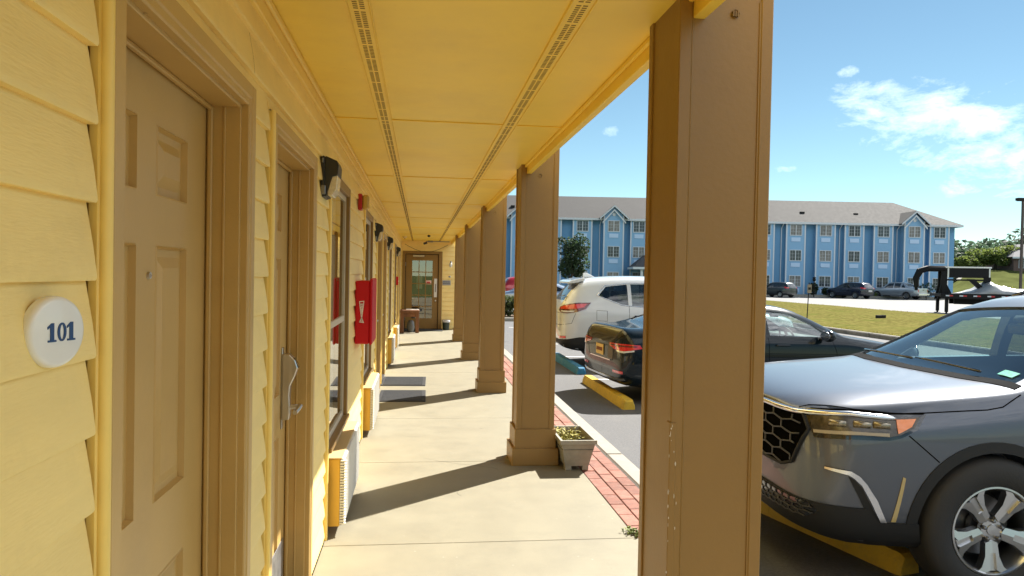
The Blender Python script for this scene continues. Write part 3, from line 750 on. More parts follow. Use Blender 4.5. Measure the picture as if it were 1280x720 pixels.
q = MB(); q.blob((0, 0, 0), .055, .075, .075, 14, 8); q.v = [(min(x, .03), y, z) for x, y, z in q.v]; q.build('shade', mat('white_lamp', (.75, .75, .72), .4), e, smooth=True)
q = MB(); q.cbox(-.02, .02, -.07, .07, .05, .09, .005); q.build('hood', M_DISC, e)
o = MB().cbox(.745, .80, 19.28, 19.40, 1.40, 1.44, .006).build('door_buzzer', M_DISC); tag(o, 'small grey box fixed to the farthest column under the lamp', 'buzzer')
e = empty('security_camera', (.10, YE-.25, 2.28)); tag(e, 'dark security camera hanging from a conduit under the soffit', 'camera')
q = MB(); q.tube([(-.02, -.05, .0), (.06, -.02, .03)], .030, 12); q.build('camera_body', M_BLACKP_, e, auto=40)
q = MB(); q.tube([(.02, 0, .02), (.05, .0, .06), (.10, .0, .065), (.66, .05, .068)], .011, 8); q.cbox(.08, .22, -.04, .04, .04, .083, .005); q.build('conduit', M_DISC, e, auto=40)
q = MB()
n = 18; q.tube([(-.42+1.15*t, YE-.05, 2.27-.20*math.sin(math.pi*t)) for t in [i/n for i in range(n+1)]], .005, 6)
o = q.build('hanging_cable', M_BLACKP_, smooth=True); tag(o, 'thin dark cable sagging across the end wall above the door', 'cable')
e = empty('smoke_detector', (-.38, 17.4, ZC)); tag(e, 'small pale round detector on the soffit near the end wall', 'detector')
q = MB(); q.lathe([(0, -.05), (.04, -.045), (.05, -.02), (.055, 0)], 18); q.build('housing', mat('cream_plastic', (.65, .52, .25), .5), e, auto=50)
q = MB(); q.lathe([(.018, -.06), (.016, -.05)], 10); q.build('grille', M_DISC, e)
o = MB().blob((.18, 16.6, ZC-.02), .035, .035, .03, 12, 8).build('soffit_camera', M_BLACKP_, smooth=True); tag(o, 'tiny black dome fixed to the middle of the soffit', 'camera')

# wheel stops
def make_stop(x, y0, y1, col, label, rz=0):
    L_ = y1-y0
    e = empty('wheel_stop', (x, (y0+y1)/2, G), rz); tag(e, label, 'wheel stop', 'wheel stops along the kerb')
    q = MB(); prof = [(-.09, 0), (-.085, .05), (-.055, .125), (.055, .125), (.085, .05), (.09, 0)]
    secs = [(-L_/2, .80), (-L_/2+.02, .95), (-L_/2+.05, 1), (-.015, 1), (-.012, .97), (.012, .97), (.015, 1), (L_/2-.05, 1), (L_/2-.02, .95), (L_/2, .80)]
    n = len(prof); vs = [(a*s_, y, b*s_) for y, s_ in secs for a, b in prof]; m_ = len(secs)
    fs = [(i*n+k, i*n+k+1, (i+1)*n+k+1, (i+1)*n+k) for i in range(m_-1) for k in range(n-1)]+[tuple(range(n)), tuple((m_-1)*n+k for k in range(n))]
    q.add(vs, fs); q.build('bar', col, e, auto=25)
    for yy in (-L_*.32, L_*.32):
        q = MB(); q.lathe([(0, .1285), (.014, .128), (.016, .124)], 10, Matrix.Translation((0, yy, 0))); q.build('spike', M_DISC, e, auto=40)
M_STY = mat('yellow_kerb_paint', (.60, .40, .035), .7, var=.12, vscale=7, bump=.35, bscale=60, dirt=(.16, .13, .07), dscale=6, damt=.6)
M_STB = mat('blue_kerb_paint', (.03, .21, .42), .7, var=.2, vscale=7, bump=.35, bscale=60, dirt=(.20, .22, .20), dscale=6, damt=.6)
make_stop(2.63, 3.90, 6.1, M_STY, 'yellow wheel stop under the nose of the grey SUV', R(14))
make_stop(2.72, 9.15, 11.55, M_STY, 'yellow wheel stop behind the black sedan')
make_stop(2.83, 12.45, 14.9, M_STB, 'scuffed blue wheel stop behind the white SUV')
# ------------------------------------------------------------------ cars
# every car is built with its nose at local x = 0, its length along +x, its width along y
M_TYRE = mat('tyre_rubber', (.018, .018, .019), .75, bump=.15, bscale=90)
M_BLACKP = mat('black_plastic', (.018, .019, .021), .6, bump=.2, bscale=400, spec=.25)
M_GLOSSB = mat('gloss_black', (.008, .008, .009), .12, coat=1)
M_CHROME = mat('chrome', (.70, .71, .73), .18, 1.0)
M_ALLOY = mat('alloy', (.55, .56, .57), .28, 1.0)
M_RIMD = mat('dark_rim_well', (.02, .02, .02), .6)
M_DISC = mat('brake_steel', (.25, .25, .26), .4, 1.0)
M_GLASS = glassmat('car_glass', (.72, .86, .82), ior=1.8)
M_GLASSD = glassmat('tinted_car_glass', (.22, .26, .27))
M_INT = mat('car_interior', (.05, .052, .058), .7)
M_INTL = mat('grey_cloth_seat', (.10, .10, .11), .85)
M_REDL = mat('red_lens', (.55, .01, .012), .12, coat=1)
M_DREDL = mat('dark_red_lens', (.10, .004, .006), .1, coat=1)
M_AMBER = mat('amber_lens', (.75, .22, .03), .12, coat=1)
M_DRL = mat('running_light_lens', (.36, .31, .23), .2, coat=.3)
M_CLEAR = mat('clear_lens', (.55, .56, .55), .1, coat=1)
M_LAMPIN = mat('headlamp_inside', (.06, .05, .036), .2, .2, coat=.35, var=.6, vscale=30)
M_PROJ = mat('projector_lens', (.22, .18, .11), .15, .4, coat=1, var=.7, vscale=60)
M_SEAM = mat('panel_gap', (.004, .004, .004), .9, spec=0.0)

PTS = 11
def section(row):
    s, zb, w, b, g, m, r, zt = row
    return [(0, zb), (w*.82, zb), (w*.965, zb+.05), (w, lerp(zb, b[1], .38)), (w, lerp(zb, b[1], .72)), b, g, m, r, (r[0]*.55, lerp(r[1], zt, .72)), (0, zt)]
def loft(rows, inset=0.0):
    vs = []; fs = []; ring = 2*PTS-2
    for row in rows:
        P = section(row)
        full = P + [(-y, z) for (y, z) in P[-2:0:-1]]
        vs += [(row[0], y, z) for (y, z) in full]
    n = len(rows)
    for i in range(n-1):
        for k in range(ring):
            k2 = (k+1) % ring
            fs.append((i*ring+k, i*ring+k2, (i+1)*ring+k2, (i+1)*ring+k))
    for i in (0, n-1):
        for k in range(0, PTS-1):
            a, b_ = i*ring+k, i*ring+k+1
            c, d = i*ring+(ring-k-1), i*ring+(ring-k) % ring
            f = [a, b_, c, d]
            if d == a: f = [a, b_, c]
            if b_ == c: f = [a, b_, d]
            fs.append(tuple(f) if i else tuple(f[::-1]))
    return vs, fs
def evaluated(o):
    dg = bpy.context.evaluated_depsgraph_get(); dg.update()
    me = bpy.data.meshes.new_from_object(o.evaluated_get(dg)); return me
def lofted(rows, lvl=2, creases=None):
    vs, fs = loft(rows)
    me = bpy.data.meshes.new('t'); me.from_pydata(vs, [], fs)
    bm = bmesh.new(); bm.from_mesh(me); bmesh.ops.recalc_face_normals(bm, faces=bm.faces)
    if creases:
        cl = bm.edges.layers.float.new('crease_edge'); ring = 2*PTS-2
        bm.verts.ensure_lookup_table()
        for (k, s0, s1, val) in creases:
            for i in range(len(rows)-1):
                if rows[i][0] >= s0-1e-6 and rows[i+1][0] <= s1+1e-6:
                    for kk in {k, (ring-k) % ring}:
                        e = bm.edges.get((bm.verts[i*ring+kk], bm.verts[(i+1)*ring+kk]))
                        if e: e[cl] = val
    bm.to_mesh(me); bm.free()
    o = bpy.data.objects.new('t', me); COL.objects.link(o)
    sub = o.modifiers.new('s', 'SUBSURF'); sub.levels = lvl; sub.render_levels = lvl
    out = evaluated(o); bpy.data.objects.remove(o)
    return out
def boolean(me, cutters, op='DIFFERENCE'):
    o = bpy.data.objects.new('t', me); COL.objects.link(o); tmp = [o]
    for c in cutters:
        co_ = bpy.data.objects.new('c', c); COL.objects.link(co_); tmp.append(co_)
        md = o.modifiers.new('b', 'BOOLEAN'); md.operation = op; md.object = co_; md.solver = 'EXACT'
    out = evaluated(o)
    for t in tmp: bpy.data.objects.remove(t)
    return out
def mbmesh(mb):
    me = bpy.data.meshes.new('c'); me.from_pydata(mb.v, [], mb.f)
    bm = bmesh.new(); bm.from_mesh(me); bmesh.ops.recalc_face_normals(bm, faces=bm.faces); bm.to_mesh(me); bm.free()
    return me
def tree_of(me):
    return BVHTree.FromPolygons([v.co.copy() for v in me.vertices], [tuple(p.vertices) for p in me.polygons])

def inside(poly, x, y):
    c = False; n = len(poly)
    for i in range(n):
        x1, y1 = poly[i]; x2, y2 = poly[(i+1) % n]
        if (y1 > y) != (y2 > y) and x < (x2-x1)*(y-y1)/(y2-y1)+x1: c = not c
    return c
def patch(tree, outline, d, off=.004, thick=.0, step=.03, name='patch', m=None, parent=None, smooth=True):
    """a sheet that follows the body: outline (3D guesses) seen along direction d, laid on the body, off proud of it"""
    d = Vector(d).normalized()
    u = Vector((0, 0, 1)).cross(d)
    if u.length < .01: u = Vector((0, 1, 0))
    u.normalize(); v = d.cross(u)
    P = [(Vector(p).dot(u), Vector(p).dot(v)) for p in outline]
    # densify outline
    Q = []
    for i in range(len(P)):
        a, b = P[i], P[(i+1) % len(P)]; L = math.hypot(b[0]-a[0], b[1]-a[1]); n = max(1, int(L/step))
        Q += [(lerp(a[0], b[0], k/n), lerp(a[1], b[1], k/n)) for k in range(n)]
    bm = bmesh.new()
    from mathutils.geometry import delaunay_2d_cdt
    xs = [q[0] for q in Q]; ys = [q[1] for q in Q]
    inner = []
    x = min(xs)+step*.5
    while x < max(xs):
        y = min(ys)+step*.5
        while y < max(ys):
            if inside(Q, x, y) and min((x-a)**2+(y-b)**2 for a, b in Q) > (step*.45)**2: inner.append((x, y))
            y += step
        x += step
    pts = [Vector(q) for q in Q]+[Vector(q) for q in inner]
    n = len(Q)
    V, E, F, *_ = delaunay_2d_cdt(pts, [], [list(range(n))], 1, 1e-6)
    bv = []; ok = []
    for p in V:
        o0 = u*p[0]+v*p[1]-d*20
        hit, nor, *_ = tree.ray_cast(o0, d)
        if hit is None:
            hit, nor, *_ = tree.find_nearest(u*p[0]+v*p[1]+d*(Vector(outline[0]).dot(d)))
        if nor.dot(d) > 0: nor = -nor
        bv.append(bm.verts.new(hit+nor*off)); ok.append(nor)
    for f in F:
        try: bm.faces.new([bv[i] for i in f])
        except ValueError: pass
    bmesh.ops.recalc_face_normals(bm, faces=bm.faces)
    # face outward
    s = sum((f.normal.dot(-d)*f.calc_area() for f in bm.faces), 0)
    if s < 0: bmesh.ops.reverse_faces(bm, faces=bm.faces)
    if thick > 0:
        bmesh.ops.solidify(bm, geom=bm.faces[:], thickness=thick)
        bmesh.ops.recalc_face_normals(bm, faces=bm.faces)
    me = bpy.data.meshes.new(name); bm.to_mesh(me); bm.free()
    o = bpy.data.objects.new(name, me); COL.objects.link(o); me.materials.append(m)
    if smooth:
        for p in me.polygons: p.use_smooth = True
        if thick > 0: me.set_sharp_from_angle(angle=R(40))
    if parent: o.parent = parent
    return o
def on_body(tree, pts, d, off=.0, step=.04):
    d = Vector(d).normalized(); out = []
    for i in range(len(pts)-1):
        a, b = Vector(pts[i]), Vector(pts[i+1]); n = max(1, int((b-a).length/step))
        for k in range(n+(i == len(pts)-2)):
            p = a.lerp(b, k/n); hit, nor, *_ = tree.ray_cast(p-d*20, d)
            if hit is None: hit, nor, *_ = tree.find_nearest(p)
            if nor.dot(d) > 0: nor = -nor
            out.append(hit+nor*off)
    return out
def mir(pts): return [(x, -y, z) for (x, y, z) in pts]
def mird(d): return (d[0], -d[1], d[2])

def make_wheel(parent, x, y, r, rim, width, side, style='five', detail=True):
    """side = -1: outer face towards -y"""
    w = empty('wheel', (x, y, r), 0, parent)
    mt = Matrix.Rotation(R(90) if side < 0 else R(-90), 4, 'X')      # local z -> outward
    h = width/2
    t = MB(); t.lathe([(rim-.005, -h*.85), (rim+.02, -h), (r-.035, -h*.98), (r-.012, -h*.86), (r, -h*.6), (r, h*.6), (r-.012, h*.86), (r-.035, h*.98), (lerp(rim, r, .45), h*1.03), (rim+.015, h*.98), (rim-.005, h*.86)], 48, mt)
    tr = t.build('tyre', M_TYRE, w, smooth=True)
    b = MB(); b.lathe([(rim, h*.86), (rim-.003, h*.93), (rim-.012, h*.94), (rim-.022, h*.84), (rim-.03, h*.3), (rim-.05, -h*.7)], 48, mt)
    if style == 'five':
        for k in range(5):
            a = 2*math.pi*k/5-math.pi/2
            rot = mt @ Matrix.Rotation(a, 4, 'Z')
            # a spoke: fat Y that spreads to the rim, chamfered sides, with a slot
            for sg in (-1, 1):
                pts_o = [(.055, 0), (.07, sg*.034), (rim*.58, sg*.040), (rim*.80, sg*.062), (rim-.014, sg*.105), (rim-.012, sg*.060), (rim*.86, sg*.018), (rim*.50, sg*.016), (rim*.50, 0)]
                def zt(rr): return h*.93-.030*max(0, 1-rr/(rim*.9))**1.0
                vs = []; n = len(pts_o)
                for px, py in pts_o: vs.append(rot @ Vector((px, py, zt(px)-(.0 if abs(py) < .03 else .006))))
                for px, py in pts_o: vs.append(rot @ Vector((px, py*1.08, zt(px)-.045)))
                b.add(vs, [tuple(range(n))]+[(i, (i+1) % n, n+(i+1) % n, n+i) for i in range(n)])
            # slot floor
            vs = [rot @ Vector((px, py, h*.93-.030*max(0, 1-px/(rim*.9))-.012)) for px, py in ((rim*.49, -.017), (rim*.88, -.019), (rim*.88, .019), (rim*.49, .017))]
            b.add(vs, [(0, 1, 2, 3)])
        b.lathe([(.0, h*.93-.028), (.06, h*.93-.030), (.068, h*.93-.05)], 20, mt)
    else:
        for k in range(9):
            rot = mt @ Matrix.Rotation(2*math.pi*k/9, 4, 'Z')
            b.box(.05, rim-.012, -.017, .017, h*.62, h*.86, rot)
        b.lathe([(.0, h*.88), (.06, h*.86), (.07, h*.6)], 20, mt)
    b.build('rim', M_ALLOY, w, auto=32)
    d = MB(); d.lathe([(0, -.01), (rim*.68, -.01), (rim*.68, -.03), (0, -.03)], 32, mt)
    d.lathe([(rim*.35, .0), (rim*.33, .03), (0, .03)], 24, mt)
    d.build('brake_disc', M_DISC, w, auto=30)
    k_ = MB(); k_.lathe([(0, -h*.72), (rim-.04, -h*.72)], 32, mt); k_.build('wheel_back', M_RIMD, w)
    if detail:
        c = MB(); c.lathe([(0, h*.93-.022), (.028, h*.93-.023), (.031, h*.93-.03)], 20, mt)
        c.build('hub_cap', M_ALLOY, w, auto=30)
        n_ = MB()
        for k in range(5):
            a = 2*math.pi*k/5+math.pi/2; rot = mt @ Matrix.Translation((0, 0, 0)) @ Matrix.Rotation(a, 4, 'Z') @ Matrix.Translation((.052, 0, 0))
            n_.lathe([(0, h*.93-.004), (.008, h*.93-.006), (.0115, h*.93-.014), (.0115, h*.93-.04)], 10, rot)
        n_.build('lug_nuts', M_DISC, w, auto=30)
    return w

def car_shell(rows, creases, wells, cabin=None, windows=(), lvl=2):
    """returns outer tree and the cut body mesh. wells: (x, r, y_in); windows: (outline3d, direction, depth)"""
    outer = lofted(rows, lvl, creases); tree = tree_of(outer)
    cut = []
    W = max(r[2] for r in rows)
    for (x, r, z) in wells:
        for sg in (-1, 1):
            mb = MB(); mb.lathe([(0, -.2), (r, -.2), (r, .2), (0, .2)], 40, Matrix.Translation((x, sg*(W-.10), z)) @ Matrix.Rotation(R(90), 4, 'X'))
            mb2 = MB(); mb2.prism([(r*math.cos(2*math.pi*k/48), r*math.sin(2*math.pi*k/48)) for k in range(48)], -.2, .2, Matrix.Translation((x, sg*(W-.10), z)) @ Matrix.Rotation(R(90), 4, 'X'))
            cut.append(mbmesh(mb2))
    if cabin: cut.append(lofted(cabin, 1))
    for (ol, d, dep0, dep1) in windows:
        d = Vector(d).normalized(); u = Vector((0, 0, 1)).cross(d); u.normalize(); v = d.cross(u)
        base = sum((Vector(p).dot(d) for p in ol), 0)/len(ol)
        mtx = Matrix(((u.x, v.x, d.x, 0), (u.y, v.y, d.y, 0), (u.z, v.z, d.z, 0), (0, 0, 0, 1)))
        mb = MB(); mb.prism([(Vector(p).dot(u), Vector(p).dot(v)) for p in ol], base-dep0, base+dep1, mtx)
        cut.append(mbmesh(mb))
    body = boolean(outer.copy(), cut) if cut else outer
    return tree, body
def mesh_obj(me, name, m, parent, auto=30):
    o = bpy.data.objects.new(name, me); COL.objects.link(o); me.materials.clear(); me.materials.append(m)
    for p in me.polygons: p.use_smooth = True; p.material_index = 0
    me.set_sharp_from_angle(angle=R(auto)); o.parent = parent; return o
def arch(parent, tree, x, z, r0, r1, m, W, a0=-8, a1=188, side=-1, out=.006):
    """wheel-arch cladding lying on the body side"""
    ol = [(x+r0*math.cos(R(lerp(a0, a1, k/24))), side*W, z+r0*math.sin(R(lerp(a0, a1, k/24)))) for k in range(25)]
    ol += [(x+r1*math.cos(R(lerp(a1, a0, k/24))), side*W, z+r1*math.sin(R(lerp(a1, a0, k/24)))) for k in range(25)]
    return patch(tree, ol, (0, -side, 0), out, .03, .03, 'wheel_arch', m, parent)
def make_seats(parent, xs, zf, ys=(-.36, .36), m=None, head=.0):
    for x in xs:
        for y in ys:
            s = MB()
            s.cbox(x-.28, x+.22, y-.25, y+.25, zf, zf+.16, .04)
            mt = Matrix.Translation((x+.2, y, zf+.12)) @ Matrix.Rotation(R(14), 4, 'Y')
            s.cbox(-.07, .07, -.24, .24, 0, .60, .05, mt)
            s.cbox(-.05, .05, -.13, .13, .64, .82, .04, mt)
            s.build('seat', m or M_INTL, parent, auto=50)
def make_steering(parent, x, y, z):
    mt = Matrix.Translation((x, y, z)) @ Matrix.Rotation(R(-65), 4, 'Y')
    s = MB(); n = 28; vs = []
    ring = [(.185+.014*math.cos(2*math.pi*k/8), .014*math.sin(2*math.pi*k/8)) for k in range(8)]
    s.lathe(ring, 28, mt, close=True); s.box(-.18, .18, -.02, .02, -.012, .012, mt); s.lathe([(0, .03), (.06, .025), (.065, -.02)], 16, mt)
    s.build('steering_wheel', M_INT, parent, auto=40)
def make_mirror(parent, tree, x, y, z, m, side):
    q = MB(); w = .24
    mt = Matrix.Translation((x, y+side*.13, z))
    q.blob((0, 0, 0), .085, .125, .085, 12, 8)
    for i, v in enumerate(q.v):
        vx = max(-.09, min(v[0], .05)); q.v[i] = tuple(mt @ Vector((vx, v[1], v[2])))
    o = q.build('mirror', m, parent, smooth=True)
    a = MB(); a.cbox(x-.02, x+.035, min(y-side*.04, y+side*.07), max(y-side*.04, y+side*.07), z-.07, z-.035, .01); a.build('mirror_arm', M_BLACKP, o)
    g = MB(); g.prism([(.105*math.cos(2*math.pi*k/16), .07*math.sin(2*math.pi*k/16)) for k in range(16)], 0, .003, Matrix.Translation((x+.052, y+side*.13, z)) @ Matrix.Rotation(R(90), 4, 'Y') @ Matrix.Rotation(R(90), 4, 'Z'))
    g.build('mirror_glass', M_CHROME, o)
    return o
PILOT_AT = ((2.11, 4.56, G), R(-3.0))
PILOT_ROWS = [
 # s    zb   w     belt         shoulder     a-pillar     edge         top
 (0.00, .37, .60, (.62, .84), (.61, .93), (.57, .985), (.42, 1.01), 1.02),
 (0.05, .33, .78, (.78, .86), (.76, .945), (.70, 1.005), (.52, 1.035), 1.045),
 (0.14, .29, .885, (.875, .88), (.85, .96), (.79, 1.025), (.62, 1.06), 1.07),
 (0.32, .255, .95, (.94, .90), (.905, .985), (.845, 1.05), (.69, 1.085), 1.095),
 (0.70, .24, .98, (.965, .93), (.93, 1.02), (.875, 1.085), (.73, 1.115), 1.125),
 (1.02, .24, .985, (.965, .95), (.935, 1.05), (.885, 1.11), (.75, 1.135), 1.145),
 (1.20, .24, .985, (.965, .965), (.935, 1.07), (.885, 1.13), (.76, 1.15), 1.16),
 (1.28, .24, .985, (.965, .97), (.935, 1.075), (.88, 1.145), (.77, 1.18), 1.205),
 (1.65, .24, .985, (.965, .985), (.93, 1.095), (.84, 1.275), (.73, 1.37), 1.402),
 (2.00, .24, .985, (.965, 1.0), (.93, 1.11), (.81, 1.40), (.69, 1.545), 1.585),
 (2.25, .24, .985, (.965, 1.0), (.93, 1.115), (.80, 1.435), (.67, 1.62), 1.660),
 (2.6, .24, .985, (.965, 1.01), (.93, 1.12), (.795, 1.45), (.665, 1.655), 1.70),
 (3.5, .24, .985, (.965, 1.02), (.93, 1.14), (.79, 1.455), (.66, 1.665), 1.71),
 (4.4, .26, .98, (.96, 1.03), (.92, 1.16), (.78, 1.455), (.65, 1.635), 1.68),
 (4.80, .30, .96, (.93, 1.03), (.885, 1.17), (.75, 1.42), (.62, 1.575), 1.61),
 (4.98, .36, .92, (.89, 1.0), (.85, 1.12), (.74, 1.30), (.60, 1.42), 1.45),
 (5.08, .42, .82, (.80, .92), (.78, 1.0), (.70, 1.06), (.52, 1.10), 1.12),
]
PILOT_CREASE = [(5, .3, 4.4, .35), (8, 0, 1.36, .25), (8, 1.44, 4.4, .4), (7, .0, 1.36, .35)]
def hex_lattice(tree, poly_yz, cw, ch, r, off, d, xg, name, m, parent, x_of=None):
    """honeycomb bars inside a (y, z) outline, lying on the body seen along d"""
    q = MB(); ys = [p[0] for p in poly_yz]; zs = [p[1] for p in poly_yz]
    row = 0; z = min(zs)-ch
    while z < max(zs)+ch:
        y = min(ys)-cw+(cw*.5 if row % 2 else 0)
        while y < max(ys)+cw:
            a = cw*.5; k = ch*.28
            P = [(y-a, z-k), (y, z-ch*.5-0), (y+a, z-k), (y+a, z+k)]
            P = [(y-a, z+k), (y-a, z-k), (y, z-ch*.5), (y+a, z-k)]
            for i in range(3):
                n = 3
                for j in range(n):
                    A = (lerp(P[i][0], P[i+1][0], j/n), lerp(P[i][1], P[i+1][1], j/n)); B = (lerp(P[i][0], P[i+1][0], (j+1)/n), lerp(P[i][1], P[i+1][1], (j+1)/n))
                    if inside(poly_yz, *A) and inside(poly_yz, *B):
                        o_ = on_body(tree, [(xg, A[0], A[1]), (xg, B[0], B[1])], d, off, 9)
                        q.tube(o_, r, 5, False)
            y += cw
        z += ch*.78; row += 1
    return q.build(name, m, parent, smooth=True)
def seam(tree, pts, d, parent, r=.0035, name='panel_gap', m=None):
    return MB().tube(on_body(tree, pts, d, .0, .05), r, 5).build(name, m or M_SEAM, parent, smooth=True)
def both(f):
    for sg in (1, -1): f(sg)
def mm(pts, sg): return [(x, y*sg, z) for x, y, z in pts]

def make_pilot():
    (loc, rz) = PILOT_AT
    root = empty('parked_suv', loc, rz)
    tag(root, 'dark grey SUV with honeycomb grille parked nose in against a yellow wheel stop', 'car', 'cars parked in front of the motel')
    paint = mat('grey_metallic_paint', (.085, .097, .125), .36, .5, coat=.6, var=.04, vscale=300, coatr=.02)
    ws = [(1.17, 0, 1.165), (1.19, -.5, 1.165), (1.25, -.80, 1.165), (1.96, -.665, 1.535), (2.0, 0, 1.58), (1.96, .665, 1.535), (1.25, .80, 1.165), (1.19, .5, 1.165)]
    wd = (.455, 0, -.89)
    w1 = [(1.52, -.9, 1.125), (2.42, -.9, 1.15), (2.40, -.9, 1.535), (2.10, -.9, 1.495)]
    w2 = [(2.50, -.9, 1.15), (3.35, -.9, 1.165), (3.42, -.9, 1.54), (2.49, -.9, 1.545)]
    w3 = [(3.47, -.9, 1.17), (4.35, -.9, 1.20), (4.18, -.9, 1.49), (3.53, -.9, 1.54)]
    rg = [(4.95, -.62, 1.17), (4.95, .62, 1.17), (4.78, .54, 1.48), (4.78, -.54, 1.48)]
    cabin = [(1.32, .5, .80, (.80, .9), (.78, .98), (.70, 1.04), (.5, 1.07), 1.08), (1.55, .45, .85, (.85, .98), (.84, 1.06), (.74, 1.20), (.62, 1.26), 1.29),
             (2.05, .45, .87, (.87, 1.0), (.855, 1.1), (.745, 1.38), (.62, 1.51), 1.535), (2.6, .45, .88, (.87, 1.0), (.86, 1.1), (.74, 1.41), (.61, 1.595), 1.63),
             (4.3, .45, .86, (.86, 1.02), (.845, 1.12), (.725, 1.40), (.59, 1.57), 1.605), (4.75, .5, .82, (.80, 1.0), (.77, 1.1), (.66, 1.34), (.52, 1.44), 1.47)]
    tree, body = car_shell(PILOT_ROWS, PILOT_CREASE, [(1.03, .435, .385), (3.92, .435, .385)], cabin,
        [(ws, wd, .14, .14), (w1, (0, 1, 0), .3, 2.1), (w2, (0, 1, 0), .3, 2.1), (w3, (0, 1, 0), .3, 2.1), (rg, (-.93, 0, -.35), .2, .2)])
    b = mesh_obj(body, 'body', paint, root)
    patch(tree, ws, wd, -.012, 0, .08, 'windshield', M_GLASS, root)
    for sg in (1, -1):
        patch(tree, mm(w1, sg), (0, sg, 0), -.012, 0, .1, 'side_window', M_GLASS, root)
        for w in (w2, w3): patch(tree, mm(w, sg), (0, sg, 0), -.012, 0, .1, 'side_window', M_GLASSD, root)
    patch(tree, rg, (-.93, 0, -.35), -.012, 0, .1, 'rear_window', M_GLASSD, root)
    # black cowl and wipers at the foot of the windshield
    patch(tree, [(1.10, 0, 1.15), (1.13, -.5, 1.15), (1.21, -.86, 1.12), (1.27, -.84, 1.17), (1.21, -.5, 1.17), (1.18, 0, 1.17), (1.21, .5, 1.17), (1.27, .84, 1.17), (1.21, .86, 1.12), (1.13, .5, 1.15)], (0, 0, -1), .004, .004, .06, 'cowl', mat('matt_cowl', (.010, .011, .013), .9, spec=.05), root)
    for y0, y1 in ((-.55, .08), (.10, .72)):
        o_ = on_body(tree, [(1.24, y0, 1.2), (1.25, y1, 1.22)], wd, .022, .1)
        MB().tube(o_, .009, 6).build('wiper', M_GLOSSB, root, smooth=True)
    # front end
    gp = [(-.56, .985), (-.74, .975), (-.79, .90), (-.70, .70), (-.60, .665), (.60, .665), (.70, .70), (.79, .90), (.74, .975), (.56, .985)]
    g = patch(tree, [(0, y, z) for y, z in gp], (1, 0, 0), .004, .0, .05, 'grille', M_SEAM, root)
    hex_lattice(tree, [(y*.985, lerp(.82, z, .97)) for y, z in gp], .185, .078, .0055, .010, (1, 0, 0), 0, 'grille_mesh', mat('satin_black', (.035, .036, .038), .28), g)
    MB().tube(on_body(tree, [(0, y, z) for y, z in gp[1:-1]], (1, 0, 0), .01, .05), .009, 6).build('grille_frame', M_BLACKP, g, smooth=True)
    for sg in (1, -1):
        dg = (.75, .66*sg, 0)
        hl = [(.088, -.765, .985), (.25, -.86, .992), (.485, -.919, .985), (.625, -.925, .995), (.58, -.947, .94), (.50, -.948, .902), (.44, -.944, .890), (.30, -.92, .893), (.092, -.811, .885)]
        h = patch(tree, mm(hl, sg), dg, .006, .006, .04, 'headlight', M_LAMPIN, root)
        patch(tree, mm([(.075, -.735, 1.006), (.25, -.852, 1.012), (.49, -.910, 1.004), (.66, -.922, 1.008), (.60, -.95, .932), (.51, -.952, .888), (.44, -.948, .872), (.30, -.925, .872), (.10, -.812, .862)], sg), dg, .003, .003, .04, 'headlight_surround', M_GLOSSB, root)
        patch(tree, mm([(.11, -.735, 1.012), (.25, -.838, 1.022), (.50, -.902, 1.014), (.66, -.919, 1.016), (.64, -.921, 1.004), (.49, -.91, 1.0), (.25, -.857, 1.004), (.11, -.765, 1.0)], sg), dg, .002, .0, .03, 'hood_gap', M_SEAM, root)
        for (x, y, w) in ((.20, -.86, .075), (.31, -.905, .06), (.40, -.93, .05)):
            o_ = on_body(tree, mm([(x-w*.5, y+.02, .95), (x+w*.5, y-.02, .947)], sg), dg, .006, .5)
            MB().tube(o_, [.020, .020], 8).build('lamp_projector', M_PROJ, h, smooth=True)
        patch(tree, mm([(.10, -.805, .905), (.25, -.895, .912), (.44, -.942, .910), (.44, -.944, .893), (.30, -.92, .896), (.10, -.811, .889)], sg), dg, .012, .004, .03, 'running_light', M_DRL, h)
        patch(tree, mm([(.492, -.92, .978), (.60, -.926, .985), (.565, -.943, .945), (.49, -.945, .908)], sg), dg, .011, .003, .03, 'side_marker', M_AMBER, h)
        bar = MB(); bp = on_body(tree, mm([(0, 0, .99), (.012, -.35, .988), (.05, -.70, .984), (.09, -.765, .988), (.26, -.862, .998), (.47, -.917, .986), (.49, -.918, .983)], sg), dg, .004, .03)
        bar.tube(bp, [.0165]*(len(bp)-2)+[.013, .008], 12); bar.build('chrome_trim', M_CHROME, root, smooth=True)
        # fog fin: chrome hockey stick with a black slot behind it
        patch(tree, mm([(.134, -.862, .716), (.25, -.919, .703), (.291, -.93, .678), (.33, -.936, .637), (.385, -.943, .553), (.44, -.941, .436), (.405, -.94, .436), (.35, -.936, .553), (.305, -.93, .63), (.27, -.92, .665), (.24, -.915, .682), (.134, -.862, .705)], sg), dg, .016, .012, .03, 'chrome_fin', M_CHROME, root)
        patch(tree, mm([(.245, -.91, .672), (.275, -.92, .655), (.31, -.93, .615), (.36, -.936, .52), (.40, -.94, .436), (.34, -.934, .46), (.30, -.925, .56)], sg), dg, .006, .004, .03, 'fin_slot', M_BLACKP, root)
        patch(tree, mm([(.515, -.962, .682), (.53, -.962, .675), (.49, -.95, .436), (.465, -.946, .436)], sg), (0, sg, 0), .004, .003, .03, 'bumper_reflector', M_AMBER if 0 else mat('pale_reflector', (.42, .33, .14), .15, coat=1), root)
        # hood shut line and wing seam
        seam(tree, mm([(.06, -.70, 1.012), (.11, -.71, 1.018), (.30, -.84, 1.015), (.50, -.905, 1.01), (.67, -.918, 1.017), (1.0, -.935, 1.04), (1.09, -.932, 1.055), (1.22, -.89, 1.11)], sg), (.3, .75*sg, -.6), root, .004)
